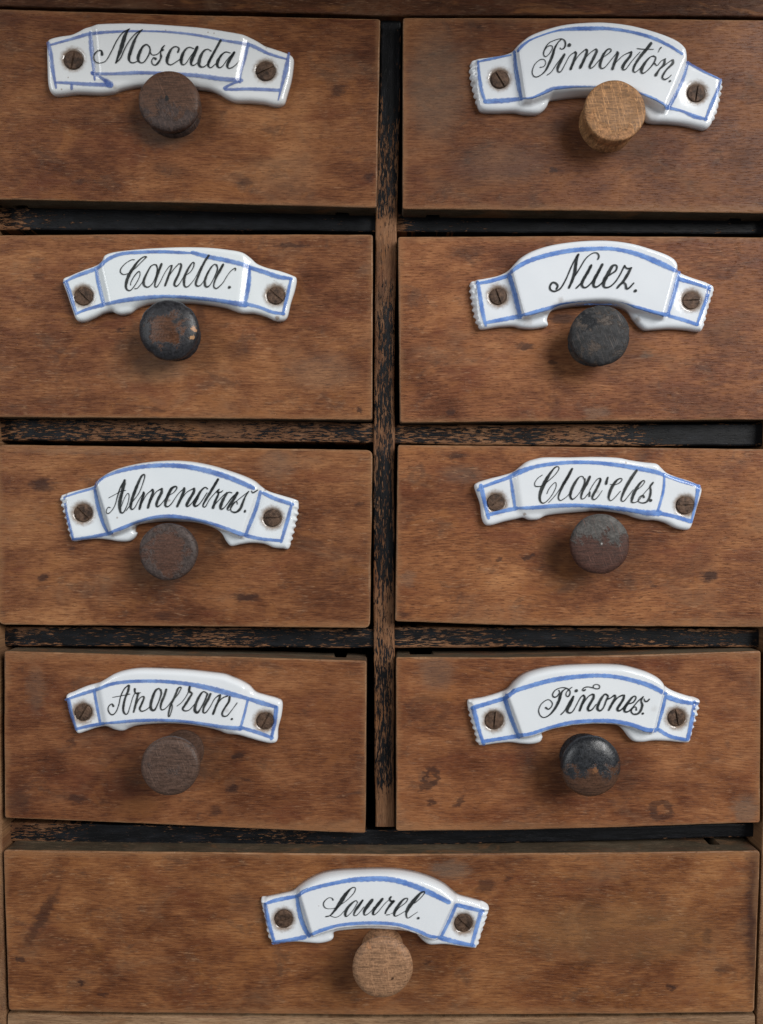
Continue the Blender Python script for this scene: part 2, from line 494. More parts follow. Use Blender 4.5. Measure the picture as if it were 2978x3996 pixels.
def board(name, top, bot, y0, thick, mats, parent, corner=12, bevel=4.5, seed=0, jitter=0.55, notches=()):
    """A board whose front outline is measured in photograph pixels; worn arrises; mats = front, arris, sides."""
    r = np.random.RandomState(seed)
    P = densify(corner_round(list(top) + list(reversed(bot)), corner), 14)
    n = len(P)
    nz = r.normal(0, 1, n)
    for _ in range(3): nz = (nz + np.roll(nz, 1) + np.roll(nz, -1)) / 2.2
    tang = np.roll(P, -1, axis=0) - np.roll(P, 1, axis=0)
    tang /= np.linalg.norm(tang, axis=1)[:, None] + 1e-9
    nrm = np.stack([-tang[:, 1], tang[:, 0]], 1)          # inward for this winding in y-down pixels
    P = P + nrm * (nz * jitter * 0.5)[:, None]
    cut = np.zeros(n)
    for x0, x1, top_edge in notches:
        ymid = (min(q[1] for q in top) + max(q[1] for q in bot)) / 2
        sel = (P[:, 0] > x0) & (P[:, 0] < x1) & ((P[:, 1] < ymid) == top_edge)
        cut[sel] = 30
    bv = bevel * (1 + 0.25 * np.roll(nz, 5))
    rings = [(cut, thick), (cut, thick * 0.42), (0, thick * 0.40), (0, bevel * S), (bv * 0.30, bevel * S * 0.35), (bv, 0.0)]
    verts, uvs, faces, fm = [], [], [], []
    for ins, dy in rings:
        q = P + nrm * (np.asarray(ins) * np.ones(n))[:, None]
        for px, py in q:
            x, _, z = W(px, py, y0)
            verts.append((x, y0 + dy, z))
            uvs.append((px / 1000, py / 1000 + dy * 14))
    for k in range(5):
        for i in range(n):
            j = (i + 1) % n
            faces.append((k * n + i, k * n + j, (k + 1) * n + j, (k + 1) * n + i))
            fm.append(2 if k < 3 else 1)
    faces.append(tuple(5 * n + i for i in range(n)))
    fm.append(0)
    faces.append(tuple(i for i in reversed(range(n))))
    fm.append(2)
    o = mesh_obj(name, verts, faces, mats, None, uvs=uvs, fmat=fm)
    adopt(o, parent)
    fix_normals(o)
    return o


def lath(name, A, B, y0, thick, mat, parent, bevel=7, seed=0, jitter=1.2, step=30, vertical=False, back=None):
    """A rail or post between the two long edges A and B (photograph pixels, front plane); UV u along, v across."""
    r = np.random.RandomState(seed)
    ax = 1 if vertical else 0
    A, B = np.array(A, float), np.array(B, float)
    t0, t1 = A[0][ax], A[-1][ax]
    n = max(2, int((t1 - t0) / step) + 1)
    t = np.linspace(t0, t1, n)
    ea = np.interp(t, A[:, ax], A[:, 1 - ax]) + np.convolve(r.normal(0, jitter, n + 4), np.ones(5) / 3, 'valid')
    eb = np.interp(t, B[:, ax], B[:, 1 - ax]) + np.convolve(r.normal(0, jitter, n + 4), np.ones(5) / 3, 'valid')
    verts, uvs, faces = [], [], []
    bs = bevel * S
    for i in range(n):
        a, b = ea[i], eb[i]
        sec = [(a, thick, 0.0), (a, bs, 0.0), (a + bevel * 0.3, bs * 0.3, 0.03), (a + bevel, 0, 0.08),
               (a * 0.5 + b * 0.5, -0.00005, 0.5),
               (b - bevel, 0, 0.92), (b - bevel * 0.3, bs * 0.3, 0.97), (b, bs, 1.0), (b, thick, 1.0)]
        for e, dy, v in sec:
            px, py = (e, t[i]) if vertical else (t[i], e)
            x, _, z = W(px, py, y0)
            verts.append((x, y0 + dy, z))
            uvs.append(((t[i] - t0) / 1000 + 0.0, v))
    m = 9
    for i in range(n - 1):
        for k in range(m):
            k2 = (k + 1) % m
            faces.append((i * m + k, i * m + k2, (i + 1) * m + k2, (i + 1) * m + k))
    faces.append(tuple(range(m)))
    faces.append(tuple((n - 1) * m + k for k in reversed(range(m))))
    o = mesh_obj(name, verts, faces, mat, None, uvs=uvs)
    adopt(o, parent)
    fix_normals(o)
    return o


def parse(txt):
    return [tuple(float(c) for c in p.split(',')) for p in txt.split()]


def strokes(txt):
    return [parse(s) for s in txt.strip().split('|') if s.strip()]


class Plate:
    """Porcelain label plate.  Everything is measured in a zoomed view: photograph px = origin + zoom px * sc."""
    def __init__(self, d, y0):
        self.y0 = y0
        self.ox, self.oy, self.sc = d['view']
        self.T, self.B = 2.5, d.get('bulge', 2.3)
        self.crimp = d.get('crimp', False)
        self.r = d.get('round', 1.35)
        self.w = 1.5 if d.get('crimp') else 2.6
        out = np.array(parse(d['outline'])) * self.sc + (self.ox, self.oy)
        self.poly_px = catmull(out, 4.5, True)
        if d.get('crimp'):
            for key, sg in (('left_end', -1), ('right_end', 1)):
                e = np.array([p[:2] for p in parse(d[key])]) * self.sc + (self.ox, self.oy)
                a, b = e[0], e[-1]
                L = np.hypot(*(b - a))
                t = (b - a) / L
                al = (self.poly_px - a) @ t
                ac = (self.poly_px - a) @ np.array([t[1], -t[0]]) * (1 if sg > 0 else -1)
                near = smooth01((al + 4) / 12) * smooth01((L + 4 - al) / 12) * smooth01((ac + 4) / 12)
                near = near * (np.abs(ac) < 70)
                self.poly_px[:, 0] += sg * 3.8 * near * np.cos(al * 2 * math.pi / 25.0)
        self.poly = self.mm(self.poly_px, 1.6)
        top = self.T + self.B * 0.7
        f = lambda t: self.mm(np.array([p[:2] for p in parse(t)]) * self.sc + (self.ox, self.oy), top)
        self.dl, self.dr, self.arc = f(d['left_div']), f(d['right_div']), f(d['arc'])
        self.arc = self.arc[np.argsort(self.arc[:, 0])]
        self.screws = [(self.ox + a * self.sc, self.oy + b * self.sc, r * self.sc, ang) for a, b, r, ang in d['screws']]
        self.smm = [(self.mm(np.array([[a, b]]), self.T)[0], r * S * 1000 * 0.985) for a, b, r, _ in self.screws]
        if self.crimp:
            self.ends = [f(d['left_end']), f(d['right_end'])]
        self.seed = d.get('seed', 0)

    def mm(self, px, depth):
        """photograph px at `depth` mm in front of the drawer face -> plane coordinates in mm"""
        k = S * 1000 * (D + self.y0 - np.asarray(depth) / 1000) / D
        px = np.asarray(px, float)
        return np.stack([(px[:, 0] - CX) * k, (CY - px[:, 1]) * k], 1)

    @staticmethod
    def line_side(line, q, sign):
        a, b = line[0], line[-1]
        t = (b - a) / np.hypot(*(b - a))
        return sign * ((q[:, 0] - a[0]) * -t[1] + (q[:, 1] - a[1]) * t[0])

    def H(self, q):
        d = sdf(self.poly, q)
        w = self.w
        b = smooth01(self.line_side(self.dl, q, 1) / w + 0.12) * smooth01(self.line_side(self.dr, q, -1) / w + 0.12)
        za = np.interp(q[:, 0], self.arc[:, 0], self.arc[:, 1])
        b = b * smooth01((q[:, 1] - za) / (1.1 if self.crimp else 2.4) + (1.35 if self.crimp else 0.9))
        dd = np.clip(d / self.r, 0, 1)
        rim = 0.42 + 0.58 * np.sqrt(np.clip(1 - (1 - dd) ** 2, 0, 1))
        s = self.seed
        und = 0.06 * np.sin(q[:, 0] * 0.22 + s) * np.cos(q[:, 1] * 0.3 + 2 * s) + 0.012 * np.sin(q[:, 0] * 0.7 + q[:, 1] * 0.5 + s)
        h = rim * (self.T + self.B * b + und)
        # shallow hollow of the end tabs and countersunk screw seats
        for c, r in self.smm:
            rr = np.hypot(q[:, 0] - c[0], q[:, 1] - c[1])
            h = h - 0.22 * np.exp(-(rr / (r * 2.0)) ** 4) - 0.55 * smooth01((r * 1.22 - rr) / (r * 0.3))
        if self.crimp:
            for e in self.ends:
                a, b2 = e[0], e[-1]
                L = np.hypot(*(b2 - a))
                t = (b2 - a) / L
                al = (q[:, 0] - a[0]) * t[0] + (q[:, 1] - a[1]) * t[1]
                ac = np.abs((q[:, 0] - a[0]) * -t[1] + (q[:, 1] - a[1]) * t[0])
                sgn = (q[:, 0] - a[0]) * (1 if e is self.ends[1] else -1)
                outer = smooth01((sgn + 0.2) / 0.8) * (np.abs(q[:, 0] - a[0]) < 7)
                h = h - outer * 0.75 * (0.5 - 0.5 * np.cos(al * 2 * math.pi / (25.0 * S * 1000))) - outer * 0.25
        return np.maximum(h, 0.25)

    def place(self, px, lift):
        """photograph px -> world points on the glaze, lifted by `lift` mm"""
        dep = np.full(len(px), self.T)
        for _ in range(4):
            q = self.mm(px, dep)
            dep = self.H(q) + lift
        q = self.mm(px, dep)
        return np.stack([q[:, 0] / 1000, self.y0 - dep / 1000, Z0 + q[:, 1] / 1000], 1)

    def build(self, mat, parent):
        P = self.poly
        n = len(P)
        tang = np.roll(P, -1, axis=0) - np.roll(P, 1, axis=0)
        tang /= np.linalg.norm(tang, axis=1)[:, None]
        nrm = np.stack([tang[:, 1], -tang[:, 0]], 1)
        if sdf(P, P[:1] + nrm[:1] * 0.3)[0] < 0: nrm = -nrm
        pts = [P]
        for ins in (0.07, 0.18, 0.36, 0.62, 0.95, 1.35):
            q = P + nrm * ins
            pts.append(q[sdf(P, q) > ins * 0.93])
        x0, z0 = P.min(0)
        x1, z1 = P.max(0)
        g = 0.42
        gx, gz = np.meshgrid(np.arange(x0, x1, g), np.arange(z0, z1, g * 0.9))
        gx = gx + (np.arange(gx.shape[0]) % 2)[:, None] * g * 0.5
        q = np.stack([gx.ravel(), gz.ravel()], 1)
        pts.append(q[sdf(P, q) > 1.55])
        allp = np.vstack(pts)
        res = delaunay_2d_cdt([Vector(p) for p in allp.tolist()], [], [list(range(n))], 1, 1e-5)
        v2 = np.array([tuple(v) for v in res[0]])
        tris = [tuple(f) for f in res[2]]
        h = self.H(v2)
        remap = {}
        for i, src in enumerate(res[3]):
            for s in src:
                remap[s] = i
        loop = [remap[i] for i in range(n)]
        verts = [(a / 1000, self.y0 - hh / 1000, Z0 + b / 1000) for (a, b), hh in zip(v2, h)]
        m = len(verts)
        for i in loop:
            a, b = v2[i]
            verts.append((a / 1000, self.y0 + 0.0001, Z0 + b / 1000))
        faces = list(tris)
        for i in range(n):
            j = (i + 1) % n
            faces.append((loop[i], loop[j], m + j, m + i))
        faces.append(tuple(m + i for i in range(n)))
        k = S * 1000
        uvs = [((v[0] / S + CX) / 1000 * 1.0, (CY - (v[2] - Z0) / S) / 1000) for v in verts]
        # UV follows the photograph's pixels as seen on the glaze
        uvs = [(((v[0] * D / (D + v[1])) / S + CX) / 1000, (CY - ((v[2] - Z0) * D / (D + v[1])) / S) / 1000) for v in verts]
        o = mesh_obj('label_plate', verts, faces, mat, None, smooth=True, uvs=uvs)
        adopt(o, parent)
        fix_normals(o)
        return o

    def ink(self, name, strk, view, mat, parent, lift0, cols=3, grow=1.0, seed=0):
        ox, oy, sc = view
        V, F, UV = [], [], []
        L = []
        r = np.random.RandomState(seed)
        for k, st in enumerate(strk):
            if len(st) == 1:
                x, y, w = st[0]
                st = [(x - w * 0.08, y + w * 0.05, w), (x + w * 0.08, y - w * 0.05, w)]
            a = np.array(st, float)
            a[:, :2] = a[:, :2] * sc + (ox, oy)
            a[:, 2] *= sc * grow
            c = catmull(a, 3.5)
            p, w = c[:, :2], np.maximum(c[:, 2], 1.2)
            t = np.gradient(p, axis=0)
            t /= np.linalg.norm(t, axis=1)[:, None] + 1e-9
            s0, s1 = w[0], w[-1]
            p = np.vstack([p[0] - t[0] * s0 * 0.46, p[0] - t[0] * s0 * 0.32, p, p[-1] + t[-1] * s1 * 0.32, p[-1] + t[-1] * s1 * 0.46])
            w = np.concatenate([[s0 * 0.3, s0 * 0.72], w, [s1 * 0.72, s1 * 0.3]])
            t = np.vstack([t[0], t[0], t, t[-1], t[-1]])
            w = w * (1 + 0.05 * np.sin(np.arange(len(w)) * 0.9 + k) + r.normal(0, 0.03, len(w)))
            nm = np.stack([-t[:, 1], t[:, 0]], 1)
            base = len(V)
            u = np.concatenate([[0], np.cumsum(np.hypot(*np.diff(p, axis=0).T))]) + 300 * k
            vs = np.linspace(-1, 1, cols)
            for i in range(len(p)):
                for v in vs:
                    V.append(p[i] + nm[i] * w[i] * 0.5 * v)
                    UV.append((u[i], v))
                    L.append(lift0 + 0.003 * (k % 12))
            for i in range(len(p) - 1):
                for j in range(cols - 1):
                    q = base + i * cols + j
                    F.append((q, q + 1, q + cols + 1, q + cols))
        pts = self.place(np.array(V), np.array(L))
        o = mesh_obj(name, pts, F, mat, None, smooth=True, uvs=UV)
        adopt(o, parent)
        return o

    def screw(self, i, parent):
        sx, sy, r, ang = self.screws[i]
        c, rm = self.smm[i]
        h0 = float(self.H(np.array([c]))[0])
        rr = rm / 1000
        y = self.y0 - h0 / 1000
        V, F = [], []
        ca, sa = math.cos(math.radians(ang)), math.sin(math.radians(ang))

        def put(a, b, h):
            V.append((c[0] / 1000 + (a * ca - b * sa) * rr, y - h, Z0 + c[1] / 1000 + (a * sa + b * ca) * rr))
            return len(V) - 1
        rj = random.Random(i * 31 + int(sx))
        # seat disc under the slot
        seg = 28
        ring0 = [put(math.cos(2 * math.pi * j / seg) * 0.97, math.sin(2 * math.pi * j / seg) * 0.97, -0.0004) for j in range(seg)]
        ring1 = [put(math.cos(2 * math.pi * j / seg) * 0.97, math.sin(2 * math.pi * j / seg) * 0.97, 0.00038 + 0.00012 * rj.random()) for j in range(seg)]
        for j in range(seg):
            F.append((ring0[j], ring0[(j + 1) % seg], ring1[(j + 1) % seg], ring1[j]))
        F.append(tuple(ring1))
        F.append(tuple(reversed(ring0)))
        sw = 0.10
        for side in (1, -1):
            a0 = math.asin(sw)
            ws = [1 + rj.uniform(-0.03, 0.02) for _ in range(15)]
            rings = []
            for f, h in ((1.0, 0.0002), (1.0, 0.00055), (0.93, 0.00070), (0.55, 0.00082)):
                lp = []
                for j in range(15):
                    a = a0 + (math.pi - 2 * a0) * j / 14
                    lp.append(put(math.cos(a) * f * ws[j], side * max(sw, math.sin(a) * f * ws[j]), h))
                rings.append(lp)
            for q in range(3):
                for j in range(15):
                    j2 = (j + 1) % 15
                    F.append((rings[q][j], rings[q][j2], rings[q + 1][j2], rings[q + 1][j]))
            F.append(tuple(rings[3]))
            F.append(tuple(reversed(rings[0])))
        o = mesh_obj('screw', V, F, M_RUST, None)
        adopt(o, parent)
        fix_normals(o)
        return o


def knob(px, py, y0, prof, mat, parent, tilt=(0, 0), seed=0, chips=0.0):
    """Turned knob; prof = (radius mm, height mm) from the drawer to the face; (px, py) = centre of its face in the photograph."""
    hmax = prof[-1][1] / 1000
    cx, _, cz = W(px, py, y0 - hmax)
    pr = catmull(np.array(prof), 0.45)
    # first point row runs from the board up
    seg = 64
    R = max(p[0] for p in prof)
    r = np.random.RandomState(seed)
    ph = r.uniform(0, 6.28, 6)
    V, F, UV = [], [], []
    rings = []
    for a, h in pr:
        a = max(a, 0.0)
        row = []
        if a < 0.02:
            V.append((cx + tilt[0] * (h / 1000 - hmax), y0 - h / 1000, cz + tilt[1] * (h / 1000 - hmax)))
            UV.append((0, 0))
            rings.append([len(V) - 1])
            continue
        for j in range(seg):
            t = 2 * math.pi * j / seg
            wob = 1 + 0.010 * math.sin(2 * t + ph[0]) + 0.006 * math.sin(3 * t + ph[1] + h) + 0.004 * math.sin(7 * t + ph[2]) * (a / R)
            ch = chips * max(0, math.sin(5 * t + ph[3]) * math.sin(9 * t + ph[4]) - 0.45) if a > 0.8 * R else 0
            x, z = math.cos(t) * a * (wob - ch), math.sin(t) * a * (wob - ch)
            V.append((cx + x / 1000 + tilt[0] * (h / 1000 - hmax), y0 - h / 1000, cz + z / 1000 + tilt[1] * (h / 1000 - hmax)))
            rad = a / R
            ex = 1 + max(0, (prof[-1][1] - h) / R) * 0.5
            UV.append((math.cos(t) * rad * ex, math.sin(t) * rad * ex))
            row.append(len(V) - 1)
        rings.append(row)
    for a, b in zip(rings, rings[1:]):
        if len(a) == seg and len(b) == seg:
            for j in range(seg):
                j2 = (j + 1) % seg
                F.append((a[j], a[j2], b[j2], b[j]))
        elif len(b) == 1 and len(a) == seg:
            for j in range(seg): F.append((a[j], a[(j + 1) % seg], b[0]))
    F.append(tuple(reversed(rings[0])))
    o = mesh_obj('knob', V, F, mat, None, smooth=True, uvs=UV)
    adopt(o, parent)
    fix_normals(o)
    return o


def flat_knob(R, h, stem, dome=0.5, face=0.8, thick=3.6):
    t = h - thick
    return [(stem * 1.08, -0.3), (stem * 1.06, 0.4), (stem, 1.6), (stem * 0.93, t * 0.55), (stem * 1.02, t * 0.85), (R * 0.84, t + 0.35), (R * 0.975, t + 1.0), (R, t + thick * 0.5),
            (R * 0.985, h - dome - 0.55), (R * 0.93, h - dome - 0.1), (R * face, h - dome * 0.55), (R * 0.45, h - dome * 0.16), (R * 0.2, h - dome * 0.03), (0, h)]


def dome_knob(R, h, stem, dome=2.2):
    t = h - 5.2
    return [(stem * 1.15, -0.3), (stem * 1.12, 0.5), (stem, 1.8), (stem * 0.95, t * 0.6), (stem * 1.05, t), (R * 0.80, t + 0.8), (R * 0.96, t + 1.8), (R, h - dome - 0.5),
            (R * 0.965, h - dome * 0.82), (R * 0.86, h - dome * 0.50), (R * 0.66, h - dome * 0.22), (R * 0.4, h - dome * 0.07), (R * 0.2, h - dome * 0.01), (0, h)]


def peg_knob(R, h, base):
    return [(base, -0.3), (base, 0.6), (base * 0.985, 2.0), (base * 0.96, h * 0.4), (R * 0.97, h * 0.7), (R * 0.99, h - 1.2), (R * 0.985, h - 0.45), (R * 0.94, h - 0.12), (R * 0.7, h - 0.04), (R * 0.35, h), (0, h)]


# ------------------------------------------------------------------ what each drawer carries, measured from the photograph
V1 = 1120 / 1652
V2 = 1080 / 1652
GREY = (0.15, 0.115, 0.085)
ORANGE = (0.27, 0.105, 0.035)

